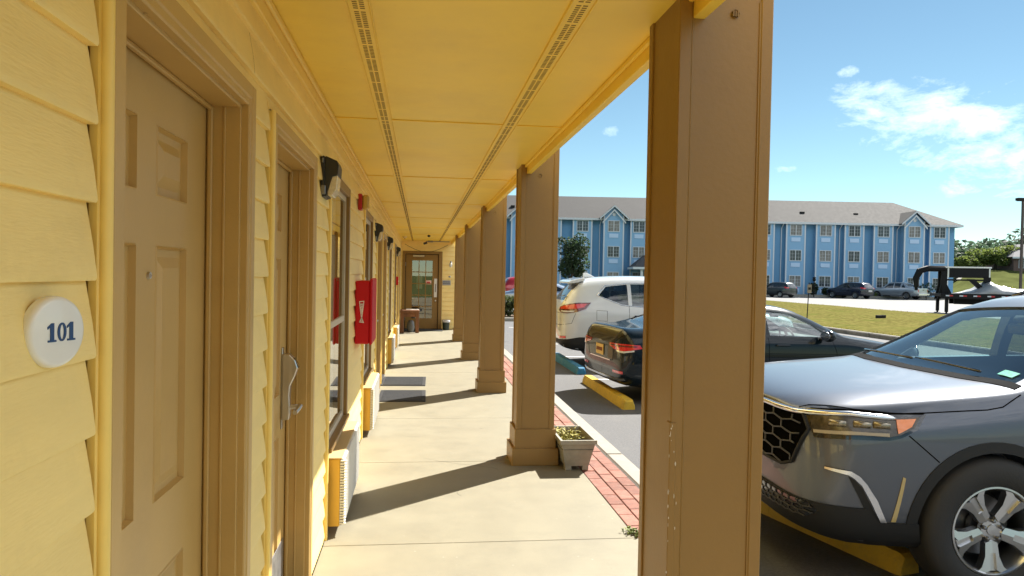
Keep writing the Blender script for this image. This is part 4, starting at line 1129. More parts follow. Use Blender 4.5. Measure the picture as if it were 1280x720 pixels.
        seam(tree, mm([(.55, -.952, .90), (.71, -.972, .763)], sg), (0, sg, 0), root)
        for xx in (1.62, 2.46, 3.42): seam(tree, mm([(xx, -.98, 1.1), (xx-.02, -.98, .40)], sg), (0, sg, 0), root)
        arch(root, tree, 1.03, .385, .43, .487, M_BLACKP, .98, -6, 178, sg*-1)
        arch(root, tree, 3.92, .385, .43, .487, M_BLACKP, .98, 0, 186, sg*-1)
        patch(tree, mm([(1.46, -.98, .42), (3.46, -.98, .42), (3.48, -.98, .27), (1.44, -.98, .27)], sg), (0, sg, 0), .008, .02, .15, 'rocker_panel', M_BLACKP, root)
        make_mirror(root, tree, 1.80, -.93*sg, 1.15, paint, -sg)
        for xx in (2.30, 3.22):
            hb = MB(); hb.cbox(xx-.11, xx+.11, -.995*sg-.012, -.995*sg+.012, .975, 1.0, .008); hb.build('door_handle', paint, root)
        patch(tree, mm([(4.86, -.9, 1.15), (5.02, -.84, 1.12), (5.06, -.8, .98), (4.93, -.88, .95)], sg), (-.7, .7*sg, 0), .008, .004, .05, 'tail_light', M_REDL, root)
        MB().tube([p + Vector((0, 0, dz_)) for p, dz_ in zip(on_body(tree, [(x_, -.60*sg, 1.9) for x_ in (2.35, 2.5, 3.0, 3.6, 4.1, 4.3)], (0, 0, -1), 0, 9), (0, .035, .04, .04, .035, 0))], .014, 8).build('roof_rail', M_GLOSSB, root, smooth=True)
    low = [(-.80, .505), (-.84, .465), (-.78, .42), (.78, .42), (.84, .465), (.80, .505)]
    lower = [(0, 0, .52), (.01, -.4, .517), (.077, -.8, .509), (.333, -.935, .504), (.409, -.939, .431), (.61, -.956, .428), (.605, -.958, .262), (.33, -.93, .265), (.08, -.78, .335), (0, -.4, .38), (0, 0, .385)]
    for sg in (1, -1):
        patch(tree, mm(lower, sg), (.75, .66*sg, 0), .012, .03, .05, 'lower_bumper', M_BLACKP, root)
    lg = patch(tree, [(0, y, z) for y, z in low], (1, 0, 0), .015, .002, .05, 'lower_grille', M_GLOSSB, root)
    hex_lattice(tree, low, .062, .034, .0035, .018, (1, 0, 0), 0, 'lower_grille_mesh', MATS['satin_black'], lg)
    # bumper lower crease lip and emblem
    e = MB(); e.box(-.02, 0, -.055, -.035, .80, .90); e.box(-.02, 0, .035, .055, .80, .90); e.box(-.02, 0, -.035, .035, .842, .858); e.build('emblem', M_CHROME, g)
    for x in (1.03, 3.92):
        for sg in (-1, 1): make_wheel(root, x, sg*.865, .392, .245, .25, sg)
    # inside
    d = MB(); d.cbox(1.34, 1.72, -.80, .80, .86, 1.075, .04); d.cbox(1.66, 1.76, -.62, -.18, .98, 1.12, .03); d.build('dashboard', M_INT, root, auto=40)
    make_seats(root, (2.25, 3.1, 3.95), .52, m=M_INT)
    make_steering(root, 1.86, -.38, 1.02)
    rm = MB(); rm.cbox(1.94, 1.97, -.13, .13, 1.38, 1.45, .012); rm.cbox(1.93, 2.04, -.08, .08, 1.455, 1.51, .02); rm.build('rear_view_mirror', M_INT, root, auto=40)
    st = patch(tree, [(1.30, -.72, 1.20), (1.30, -.61, 1.20), (1.345, -.61, 1.235), (1.345, -.72, 1.235)], wd, -.006, 0, .05, 'inspection_sticker', mat('green_sticker', (.05, .35, .28), .5, var=.5, vscale=40), root)
    return root

ACCORD_ROWS = [
 (0.00, .28, .55, (.56, .58), (.54, .64), (.47, .68), (.35, .70), .705),
 (0.07, .22, .74, (.74, .63), (.70, .70), (.62, .74), (.48, .757), .765),
 (0.28, .19, .88, (.87, .69), (.83, .765), (.75, .81), (.6, .83), .84),
 (0.85, .18, .925, (.91, .77), (.875, .855), (.80, .90), (.65, .918), .93),
 (1.30, .18, .93, (.915, .85), (.88, .92), (.83, .955), (.70, .975), .985),
 (1.38, .18, .93, (.915, .855), (.88, .925), (.82, .975), (.71, 1.0), 1.02),
 (1.75, .18, .93, (.915, .865), (.88, .94), (.77, 1.11), (.65, 1.19), 1.225),
 (2.15, .18, .93, (.915, .87), (.88, .955), (.73, 1.235), (.58, 1.375), 1.405),
 (2.6, .18, .93, (.915, .88), (.88, .965), (.72, 1.265), (.56, 1.42), 1.45),
 (3.2, .18, .93, (.915, .89), (.88, .975), (.72, 1.255), (.56, 1.40), 1.435),
 (3.7, .19, .93, (.915, .90), (.88, .985), (.74, 1.18), (.59, 1.30), 1.33),
 (4.2, .2, .92, (.905, .91), (.87, 1.0), (.80, 1.07), (.68, 1.115), 1.13),
 (4.42, .21, .91, (.895, .91), (.86, .995), (.80, 1.04), (.68, 1.06), 1.07),
 (4.70, .24, .895, (.875, .90), (.84, .97), (.78, 1.03), (.64, 1.06), 1.07),
 (4.785, .26, .86, (.84, .87), (.81, .955), (.755, 1.03), (.62, 1.068), 1.08),
 (4.82, .28, .845, (.825, .85), (.795, .93), (.74, 1.0), (.60, 1.035), 1.045),
 (4.87, .31, .80, (.78, .79), (.75, .86), (.69, .92), (.55, .945), .95),
 (4.90, .35, .76, (.74, .72), (.71, .78), (.65, .83), (.5, .85), .855),
]
ACCORD_CREASE = [(5, .3, 4.7, .4), (8, 1.38, 3.7, .3), (7, .3, 1.38, .3), (8, 4.2, 4.9, .4)]
def make_accord():
    root = empty('parked_sedan', (2.59+4.88*.95, 10.22+.427*.95, G), R(185))
    tag(root, 'black sedan backed in beside the white SUV, yellow rear plate and red light bar', 'car', 'cars parked in front of the motel')
    root.scale = (.95, 1, .965)
    paint = mat('black_car_paint', (.004, .009, .014), .25, .0, spec=.1, coat=.5, coatr=.015)
    ws = [(1.33, 0, 1.0), (1.40, -.74, .99), (2.03, -.60, 1.31), (2.09, 0, 1.37), (2.03, .60, 1.31), (1.40, .74, .99)]
    wd = (.46, 0, -.89)
    rg = [(4.24, 0, 1.10), (4.18, -.66, 1.09), (3.62, -.56, 1.31), (3.60, 0, 1.36), (3.62, .56, 1.31), (4.18, .66, 1.09)]
    rd = (-.40, 0, -.92)
    w1 = [(1.62, -.9, .955), (2.62, -.9, .985), (2.60, -.9, 1.33), (2.20, -.9, 1.29), (1.85, -.9, 1.13)]
    w2 = [(2.70, -.9, .987), (3.62, -.9, 1.01), (3.80, -.9, 1.10), (3.40, -.9, 1.27), (2.69, -.9, 1.33)]
    cabin = [(1.45, .4, .80, (.80, .75), (.78, .82), (.72, .89), (.5, .91), .92), (1.8, .36, .84, (.84, .85), (.82, .92), (.68, 1.07), (.56, 1.11), 1.13),
             (2.3, .36, .85, (.85, .87), (.83, .94), (.66, 1.22), (.5, 1.33), 1.35), (3.2, .36, .85, (.85, .89), (.83, .96), (.66, 1.22), (.5, 1.33), 1.36), (3.75, .4, .84, (.84, .88), (.82, .95), (.68, 1.10), (.54, 1.2), 1.22), (4.2, .5, .8, (.8, .86), (.78, .92), (.7, .98), (.55, 1.01), 1.02)]
    tree, body = car_shell(ACCORD_ROWS, ACCORD_CREASE, [(.95, .365, .33), (3.78, .365, .33)], cabin,
        [(ws, wd, .14, .14), (rg, rd, .14, .14), (w1, (0, 1, 0), .3, 2.1), (w2, (0, 1, 0), .3, 2.1)])
    mesh_obj(body, 'body', paint, root)
    patch(tree, ws, wd, -.01, 0, .08, 'windshield', M_GLASS, root); patch(tree, rg, rd, -.01, 0, .08, 'rear_window', M_GLASS, root)
    for sg in (1, -1):
        for w in (w1, w2): patch(tree, mm(w, sg), (0, sg, 0), -.01, 0, .1, 'side_window', M_GLASS, root)
        seam(tree, mm([(1.62, -.93, .93), (1.55, -.93, .75), (1.52, -.93, .3)], sg), (0, sg, 0), root)
        seam(tree, mm([(2.66, -.93, .95), (2.66, -.93, .3)], sg), (0, sg, 0), root)
        for xx in (2.44, 3.38):
            hb = MB(); hb.cbox(xx-.11, xx+.11, -.935*sg-.014, -.935*sg+.014, .835, .86, .008); hb.build('door_handle', paint, root)
        make_mirror(root, tree, 1.78, -.90*sg, .99, paint, -sg)
        dr = (-.78, .62*sg, 0)
        t = patch(tree, mm([(4.89, -.40, .845), (4.87, -.60, .85), (4.80, -.78, .855), (4.62, -.865, .845), (4.58, -.87, .80), (4.72, -.86, .775), (4.82, -.77, .755), (4.88, -.58, .765), (4.89, -.40, .80)], sg), dr, .008, .004, .04, 'tail_light', M_REDL, root)
        patch(tree, mm([(4.89, -.43, .828), (4.86, -.62, .832), (4.78, -.80, .835), (4.66, -.86, .83), (4.66, -.86, .815), (4.78, -.80, .815), (4.86, -.62, .812), (4.89, -.43, .81)], sg), dr, .013, .002, .03, 'light_bar', M_DREDL, t)
        patch(tree, mm([(4.86, -.62, .765), (4.80, -.78, .755), (4.70, -.86, .775), (4.70, -.86, .755), (4.80, -.78, .73), (4.86, -.62, .745)], sg), dr, .010, .003, .03, 'reverse_light', M_CLEAR, t)
        patch(tree, mm([(4.86, -.50, .47), (4.80, -.76, .475), (4.80, -.76, .44), (4.86, -.50, .435)], sg), dr, .008, .003, .04, 'bumper_reflector', M_REDL, root)
        patch(tree, mm([(4.9, 0, .36), (4.88, -.55, .36), (4.80, -.78, .38), (4.78, -.78, .355), (4.86, -.55, .335), (4.9, 0, .335)], sg), dr, .014, .01, .04, 'chrome_strip', M_CHROME, root)
        seam(tree, mm([(4.72, -.78, 1.0), (4.84, -.70, .95), (4.88, -.56, .86), (4.89, -.50, .60), (4.9, 0, .58)], sg), dr, root)
        hl = [(.03, -.50, .68), (.10, -.74, .70), (.38, -.88, .75), (.42, -.89, .70), (.14, -.78, .62), (.04, -.55, .62)]
        patch(tree, mm(hl, sg), (.75, .66*sg, 0), .006, .004, .05, 'headlight', M_CLEAR, root)
    g = [(-.5, .66), (-.55, .60), (-.40, .45), (.40, .45), (.55, .60), (.5, .66)]
    patch(tree, [(0, y, z) for y, z in g], (1, 0, 0), .004, .003, .05, 'grille', M_GLOSSB, root)
    patch(tree, [(4.88, -.6, .335), (4.88, .6, .335), (4.84, .6, .25), (4.84, -.6, .25)], (-1, 0, 0), .006, .01, .06, 'rear_valance', M_BLACKP, root)
    pl = patch(tree, [(4.9, -.155, .79), (4.9, .155, .79), (4.9, .155, .635), (4.9, -.155, .635)], (-1, 0, 0), .012, .004, .03, 'licence_plate', mat('yellow_plate', (.62, .42, .12), .5, var=.15, vscale=20), root)
    tx = MB()
    for k in range(6):      # raised characters too small to read in the photograph
        y = -.105+k*.042; o_ = on_body(tree, [(4.9, y, .74), (4.9, y, .69)], (-1, 0, 0), .016, .5); tx.tube(o_, .008, 4)
    tx.build('plate_characters', mat('plate_ink', (.20, .07, .05), .6), pl)
    ch = patch(tree, [(4.9, -.42, .60), (4.9, .42, .60), (4.9, .42, .585), (4.9, -.42, .585)], (-1, 0, 0), .01, .006, .05, 'chrome_trim', M_CHROME, root)
    for x in (.95, 3.78):
        for sg in (-1, 1): make_wheel(root, x, sg*.815, .335, .225, .225, sg, 'nine', False)
    d = MB(); d.cbox(1.42, 1.85, -.78, .78, .72, .93, .04); d.build('dashboard', M_INT, root, auto=40)
    make_seats(root, (2.35, 3.25), .30, m=M_INT); make_steering(root, 1.98, .36, .90)
    rm = MB(); rm.cbox(1.98, 2.01, -.12, .12, 1.20, 1.26, .015); rm.build('rear_view_mirror', M_INT, root)
    return root

ROGUE_ROWS = [
 (0.00, .32, .56, (.58, .70), (.57, .80), (.52, .86), (.40, .89), .90),
 (0.06, .28, .75, (.75, .74), (.72, .84), (.65, .90), (.5, .93), .94),
 (0.25, .25, .87, (.86, .80), (.82, .90), (.74, .955), (.6, .98), .99),
 (0.75, .24, .91, (.90, .87), (.86, .96), (.79, 1.02), (.66, 1.045), 1.055),
 (1.15, .24, .92, (.905, .91), (.87, 1.0), (.82, 1.06), (.71, 1.085), 1.095),
 (1.23, .24, .92, (.905, .92), (.87, 1.01), (.81, 1.085), (.72, 1.115), 1.14),
 (1.60, .24, .92, (.905, .935), (.865, 1.035), (.77, 1.23), (.67, 1.32), 1.35),
 (2.00, .24, .92, (.905, .945), (.86, 1.05), (.74, 1.38), (.61, 1.54), 1.575),
 (2.35, .24, .92, (.905, .955), (.86, 1.06), (.73, 1.43), (.59, 1.62), 1.66),
 (3.2, .24, .92, (.905, .98), (.86, 1.10), (.73, 1.44), (.59, 1.63), 1.675),
 (3.9, .26, .915, (.90, 1.0), (.855, 1.15), (.725, 1.44), (.585, 1.60), 1.64),
 (4.22, .28, .90, (.885, 1.01), (.84, 1.17), (.71, 1.41), (.575, 1.55), 1.585),
 (4.38, .30, .88, (.87, 1.0), (.82, 1.15), (.70, 1.31), (.57, 1.42), 1.45),
 (4.55, .34, .82, (.82, .96), (.78, 1.08), (.68, 1.15), (.55, 1.19), 1.20),
 (4.64, .42, .70, (.70, .86), (.68, .93), (.62, .98), (.48, 1.01), 1.02),
]
ROGUE_CREASE = [(5, .3, 4.5, .35), (8, 1.23, 4.3, .35), (7, .3, 1.2, .3)]
def rogue_windows():
    ws = [(1.18, 0, 1.12), (1.24, -.72, 1.11), (1.92, -.62, 1.48), (1.97, 0, 1.545), (1.92, .62, 1.48), (1.24, .72, 1.11)]
    w1 = [(1.50, -.9, 1.055), (2.42, -.9, 1.075), (2.40, -.9, 1.50), (2.08, -.9, 1.47)]
    w2 = [(2.50, -.9, 1.08), (3.30, -.9, 1.12), (3.30, -.9, 1.51), (2.49, -.9, 1.52)]
    w3 = [(3.37, -.9, 1.135), (3.50, -.9, 1.15), (3.93, -.9, 1.30), (3.78, -.9, 1.46), (3.37, -.9, 1.505)]
    rg = [(4.50, -.60, 1.17), (4.50, .60, 1.17), (4.30, .53, 1.50), (4.30, -.53, 1.50)]
    return ws, w1, w2, w3, rg
def make_rogue():
    root = empty('parked_suv', (2.63+4.64, 14.0, G), R(178.5))
    tag(root, 'white SUV backed in against a blue wheel stop, red tail lights towards the walkway', 'car', 'cars parked in front of the motel')
    paint = mat('white_pearl_paint', (.52, .56, .61), .3, 0, spec=.2, coat=1, var=.02, vscale=3, coatr=.03)
    ws, w1, w2, w3, rg = rogue_windows(); wd = (.49, 0, -.87); rd = (-.86, 0, -.5)
    cabin = [(1.3, .45, .78, (.78, .85), (.76, .92), (.70, .98), (.5, 1.0), 1.01), (1.55, .42, .83, (.83, .92), (.81, 1.0), (.70, 1.13), (.58, 1.19), 1.21), (2.05, .42, .84, (.84, .95), (.81, 1.04), (.68, 1.36), (.54, 1.50), 1.52),
             (2.6, .42, .84, (.84, .96), (.81, 1.06), (.67, 1.38), (.53, 1.56), 1.59), (3.9, .42, .83, (.83, 1.0), (.80, 1.12), (.665, 1.38), (.52, 1.53), 1.56), (4.3, .5, .80, (.79, .99), (.75, 1.10), (.64, 1.3), (.5, 1.4), 1.42)]
    tree, body = car_shell(ROGUE_ROWS, ROGUE_CREASE, [(.93, .385, .35), (3.64, .385, .35)], cabin,
        [(ws, wd, .14, .14), (w1, (0, 1, 0), .3, 2.1), (w2, (0, 1, 0), .3, 2.1), (w3, (0, 1, 0), .3, 2.1), (rg, rd, .18, .18)])
    mesh_obj(body, 'body', paint, root)
    patch(tree, ws, wd, -.01, 0, .08, 'windshield', M_GLASS, root); patch(tree, rg, rd, -.01, 0, .08, 'rear_window', M_GLASSD, root)
    for sg in (1, -1):
        patch(tree, mm(w1, sg), (0, sg, 0), -.01, 0, .1, 'side_window', M_GLASS, root)
        for w in (w2, w3): patch(tree, mm(w, sg), (0, sg, 0), -.01, 0, .1, 'side_window', M_GLASSD, root)
        MB().tube(on_body(tree, mm([(1.50, -.9, 1.05), (2.46, -.9, 1.07), (3.40, -.9, 1.125), (3.52, -.9, 1.14), (3.96, -.9, 1.30), (3.80, -.9, 1.475), (3.35, -.9, 1.525), (2.46, -.9, 1.535), (2.06, -.9, 1.485)], sg), (0, sg, 0), .003, .06), .008, 6).build('window_trim', M_CHROME, root, smooth=True)
        seam(tree, mm([(2.46, -.92, 1.06), (2.46, -.92, .35)], sg), (0, sg, 0), root)
        seam(tree, mm([(3.36, -.9, 1.12), (3.36, -.92, .85), (3.22, -.92, .55)], sg), (0, sg, 0), root)
        for xx in (2.28, 3.16):
            hb = MB(); hb.cbox(xx-.11, xx+.11, -.92*sg-.014, -.92*sg+.014, .93, .957, .008); hb.build('door_handle', M_GLOSSB, root)
        make_mirror(root, tree, 1.68, -.88*sg, 1.09, paint, -sg)
        dr = (-.66, .75*sg, 0)
        tl = [(4.60, -.50, 1.075), (4.52, -.74, 1.13), (4.34, -.85, 1.165), (4.12, -.88, 1.17), (4.20, -.89, 1.06), (4.36, -.87, 1.0), (4.52, -.80, .975), (4.60, -.62, .985), (4.62, -.50, 1.02)]
        t = patch(tree, mm(tl, sg), dr, .012, .008, .04, 'tail_light', M_DREDL, root)
        patch(tree, mm([(4.58, -.56, 1.075), (4.50, -.76, 1.115), (4.34, -.85, 1.14), (4.19, -.88, 1.145), (4.24, -.885, 1.085), (4.36, -.87, 1.06), (4.50, -.80, 1.05), (4.59, -.60, 1.045)], sg), dr, .017, .003, .03, 'brake_lens', M_REDL, t)
        patch(tree, mm([(4.59, -.62, 1.02), (4.50, -.80, 1.02), (4.40, -.86, 1.025), (4.42, -.86, 1.0), (4.52, -.80, .99), (4.59, -.64, 1.0)], sg), dr, .017, .003, .03, 'reverse_lens', M_CLEAR, t)
        patch(tree, mm([(4.62, -.50, .56), (4.52, -.78, .575), (4.52, -.78, .535), (4.62, -.50, .52)], sg), dr, .010, .004, .04, 'bumper_reflector', M_REDL, root)
        lb = [(4.64, 0, .50), (4.62, -.55, .50), (4.5, -.82, .52), (4.30, -.89, .56), (4.05, -.91, .56), (4.03, -.91, .33), (4.3, -.89, .31), (4.55, -.78, .36), (4.63, -.5, .42), (4.64, 0, .43)]
        patch(tree, mm(lb, sg), dr, .008, .02, .05, 'lower_bumper', M_BLACKP, root)
        arch(root, tree, .93, .35, .38, .43, M_BLACKP, .92, -5, 185, -sg); arch(root, tree, 3.64, .35, .38, .43, M_BLACKP, .92, -5, 185, -sg)
        patch(tree, mm([(1.36, -.92, .40), (3.2, -.92, .40), (3.2, -.92, .27), (1.36, -.92, .27)], sg), (0, sg, 0), .008, .02, .15, 'rocker_panel', M_BLACKP, root)
        seam(tree, mm([(4.60, 0, .98), (4.6, -.5, .97)], sg), dr, root)
        seam(tree, mm([(4.38, -.87, .98), (4.45, -.86, .80), (4.60, -.62, .76), (4.64, 0, .75)], sg), dr, root)
        patch(tree, mm([(.04, -.56, .84), (.10, -.74, .86), (.42, -.86, .93), (.40, -.87, .86), (.14, -.78, .76), (.05, -.6, .76)], sg), (.75, .66*sg, 0), .006, .004, .05, 'headlight', M_CLEAR, root)
    fd = on_body(tree, [(3.78, .9, 1.03), (3.98, .9, 1.04), (3.98, .9, .86), (3.78, .9, .85), (3.78, .9, 1.03)], (0, -1, 0), .0, .04)
    MB().tube(fd, .003, 5).build('fuel_door', M_SEAM, root, smooth=True)
    g = [(-.5, .82), (-.52, .72), (-.35, .5), (.35, .5), (.52, .72), (.5, .82)]
    patch(tree, [(0, y, z) for y, z in g], (1, 0, 0), .004, .003, .05, 'grille', M_GLOSSB, root)
    sp = MB(); sp.prism([(4.15, 1.615), (4.40, 1.565), (4.47, 1.53), (4.45, 1.50), (4.30, 1.52), (4.15, 1.56)], -.56, .56, Matrix(((1, 0, 0, 0), (0, 0, 1, 0), (0, 1, 0, 0), (0, 0, 0, 1))))
    sp.build('spoiler', paint, root, bevel=.012)
    root.scale = (1, 1, 1.05)
    fn = MB(); fn.prism([(3.85, 1.63), (4.08, 1.61), (4.08, 1.70), (4.02, 1.71)], -.025, .025, Matrix(((1, 0, 0, 0), (0, 0, 1, 0), (0, 1, 0, 0), (0, 0, 0, 1)))); fn.build('antenna_fin', paint, root, bevel=.01)
    wp = MB(); wp.tube(on_body(tree, [(4.46, .0, 1.20), (4.42, .42, 1.24)], rd, .02, .2), .009, 6); wp.build('wiper', M_GLOSSB, root, smooth=True)
    patch(tree, [(4.64, -.16, .86), (4.64, .16, .86), (4.64, .16, .71), (4.64, -.16, .71)], (-1, 0, 0), .01, .004, .03, 'licence_plate', mat('white_plate', (.6, .6, .58), .5, var=.1, vscale=20), root)
    for x in (.93, 3.64):
        for sg in (-1, 1): make_wheel(root, x, sg*.80, .352, .225, .225, sg, 'nine', False)
    d = MB(); d.cbox(1.28, 1.68, -.76, .76, .82, 1.01, .04); d.build('dashboard', M_INT, root, auto=40)
    make_seats(root, (2.2, 3.15), .46); make_steering(root, 1.82, .36, .98)
    return root

def simple_car(name, rows, creases, wells, wins, paint, loc, rz, lamps, r=.34, scale=1.0, glass=None):
    """a car seen from far away: body, windows, lamps, wheels"""
    root = empty(name, loc, rz)
    tree, body = car_shell(rows, creases, wells, lvl=1)
    mesh_obj(body, 'body', paint, root)
    gl = glass or mat('far_car_glass', (.012, .015, .018), .05, coat=1)
    for (ol, d, nm) in wins:
        if abs(d[1]) > .5:
            for sg in (1, -1): patch(tree, mm(ol, sg), (d[0], d[1]*sg, d[2]), .008, .006, .2, nm, gl, root)
        else: patch(tree, ol, d, .008, .006, .2, nm, gl, root)
    for (ol, d, nm, m) in lamps:
        for sg in (1, -1): patch(tree, mm(ol, sg), (d[0], d[1]*sg, d[2]), .01, .006, .1, nm, m, root)
    W = max(q[2] for q in rows)
    for (x, rr, z) in wells:
        for sg in (-1, 1): make_wheel(root, x, sg*(W-.115), r, r*.64, .22, sg, 'nine', False)
    root.scale = (scale,)*3
    return root
# ------------------------------------------------------------------ vegetation
def leaves(q, blobs, n, size, rnd, flat=.5):
    tot = sum(b[3]*b[4]*b[5] for b in blobs)
    for (cx, cy, cz, rx, ry, rz) in blobs:
        for k in range(max(20, int(n*(rx*ry*rz)/tot))):
            while True:
                v = Vector((rnd.uniform(-1, 1), rnd.uniform(-1, 1), rnd.uniform(-1, 1)))
                if .0 < v.length < 1: break
            v = v.normalized()*(v.length**.45)
            p = Vector((cx+v.x*rx, cy+v.y*ry, cz+v.z*rz)); s = size*rnd.uniform(.5, 1.3)
            a = Vector((rnd.gauss(0, 1), rnd.gauss(0, 1), rnd.gauss(0, 1)*flat)).normalized(); b = a.cross(Vector((rnd.gauss(0, 1), rnd.gauss(0, 1), rnd.gauss(0, 1)))).normalized()
            q.add([p-a*s, p+b*s*.55, p+a*s, p-b*s*.55], [(0, 1, 2, 3)])
M_BARK = mat('bark', (.075, .058, .042), .95, var=.3, vscale=8, bump=.5, bscale=20)
def tree(name, base, h, blobs, n, size, m, label, cat='tree', group=None, seed=1, trunk=.12, limbs=6):
    rnd = random.Random(seed)
    e = empty(name, base); tag(e, label, cat, group)
    q = MB(); top = max(b[2] for b in blobs)
    q.tube([(0, 0, -.2), (.02*h, 0, h*.15), (.0, .02*h, h*.35), (.01, 0, top)], [trunk*1.25, trunk, trunk*.8, trunk*.25], 8)
    for k in range(limbs):
        b = blobs[k % len(blobs)]; z0 = h*rnd.uniform(.16, .40)
        q.tube([(0, 0, z0), (b[0]*.5, b[1]*.5, lerp(z0, b[2], .6)), (b[0], b[1], b[2]+b[5]*.3)], [trunk*.5, trunk*.35, trunk*.1], 6)
    q.build('trunk', M_BARK, e, smooth=True)
    c = MB(); leaves(c, blobs, n, size, rnd); c.build('crown', m, e, norm=False)
    return e
def crown(rnd, r, z, rz, n=9, sub=.5):
    out = [(0, 0, z, r*.7, r*.7, rz*.7)]
    for k in range(n):
        a = 6.283*k/n+rnd.uniform(-.4, .4); d = r*rnd.uniform(.4, .75); out.append((d*math.cos(a), d*math.sin(a), z+rz*rnd.uniform(-.6, .65), r*sub*rnd.uniform(.7, 1.1), r*sub*rnd.uniform(.7, 1.1), rz*sub*rnd.uniform(.7, 1.1)))
    return out
ML1 = leafmat('dark_leaves', (.030, .055, .022)); ML2 = leafmat('bright_leaves', (.11, .155, .035)); ML3 = leafmat('blue_green_leaves', (.045, .080, .050)); ML4 = leafmat('yellow_green_leaves', (.20, .21, .045)); ML5 = leafmat('hazed_woods_leaves', (.046, .078, .046))  # the woods' leaf colour has distance haze mixed in
M_HEDGE = leafmat('hedge_leaves', (.055, .075, .022))

# ------------------------------------------------------------------ the blue hotel across the way
HD = 78.0
HO = onground(640, HD)
hotel = empty('hotel_building', HO, -YAW); tag(hotel, 'long three storey blue hotel with white trim and grey hipped roof', 'building')
def hx(px, dep=HD): return (px-641)/F_PX*dep
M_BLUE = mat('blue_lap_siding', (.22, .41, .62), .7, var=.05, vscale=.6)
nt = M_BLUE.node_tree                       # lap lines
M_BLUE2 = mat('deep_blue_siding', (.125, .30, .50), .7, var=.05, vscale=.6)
M_WHT = mat('white_trim', (.58, .62, .66), .6)
M_ROOF = mat('grey_brown_shingle', (.042, .040, .039), .9, var=.22, vscale=3.5, bump=.3, bscale=12, dirt=(.055, .053, .051), dscale=.25, damt=.6)
M_HGL = mat('hotel_window_glass', (.05, .06, .07), .12, var=.6, vscale=.35)
M_HGL2 = mat('curtained_window_glass', (.20, .19, .18), .25, var=.5, vscale=1.6)
M_VENT = mat('pale_blue_louvre', (.45, .60, .80), .6)
XL, XR, ZE, ZRG = -34.0, hx(1192), 7.90, 10.75
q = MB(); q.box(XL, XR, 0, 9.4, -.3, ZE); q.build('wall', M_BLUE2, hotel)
q = MB(); q.box(XL-.3, XR+.3, -2.3, -.0, -.1, .26); q.build('terrace', M_CONC, hotel)
ov = .45; yr = 4.7; run = 4.3
v = [(XL, -ov-.35, ZE), (XR+ov, -ov-.35, ZE), (XR+ov, 9.4+ov, ZE), (XL, 9.4+ov, ZE), (XL, yr, ZRG), (XR-run, yr, ZRG)]
q = MB(); q.add(v, [(0, 1, 5, 4), (1, 2, 5), (2, 3, 4, 5), (0, 4, 3), (0, 3, 2, 1)]); roof = q.build('roof', M_ROOF, hotel)
q = MB(); q.box(XL, XR+ov, -ov-.36, -ov-.30, ZE-.20, ZE+.01); q.box(XR+ov-.05, XR+ov+.01, -ov-.30, 9.4, ZE-.20, ZE+.01); q.build('gutter', M_WHT, roof)
for px_, up in ((1008, .42), (1076, .40), (884, .45), (640, .45)):
    xx = hx(px_); q = MB(); q.box(xx-.22, xx+.22, 1.35, 1.75, lerp(ZE, ZRG, up)-.3, lerp(ZE, ZRG, up)+.12); q.build('roof_vent', M_DARK, roof)
BAYS = [(575, 0), (613, 0), (651, 1), (689, 0), (727, 0), (765, 1), (797, 0), (839, 0), (877, 0), (915, 0), (953, 0), (991.5, 0), (1028.5, 0), (1064, 0), (1100, 0), (1135.5, 1), (1169.5, 0)]
ROWS = [7.08, 4.38, 1.66]
rndh = random.Random(17)
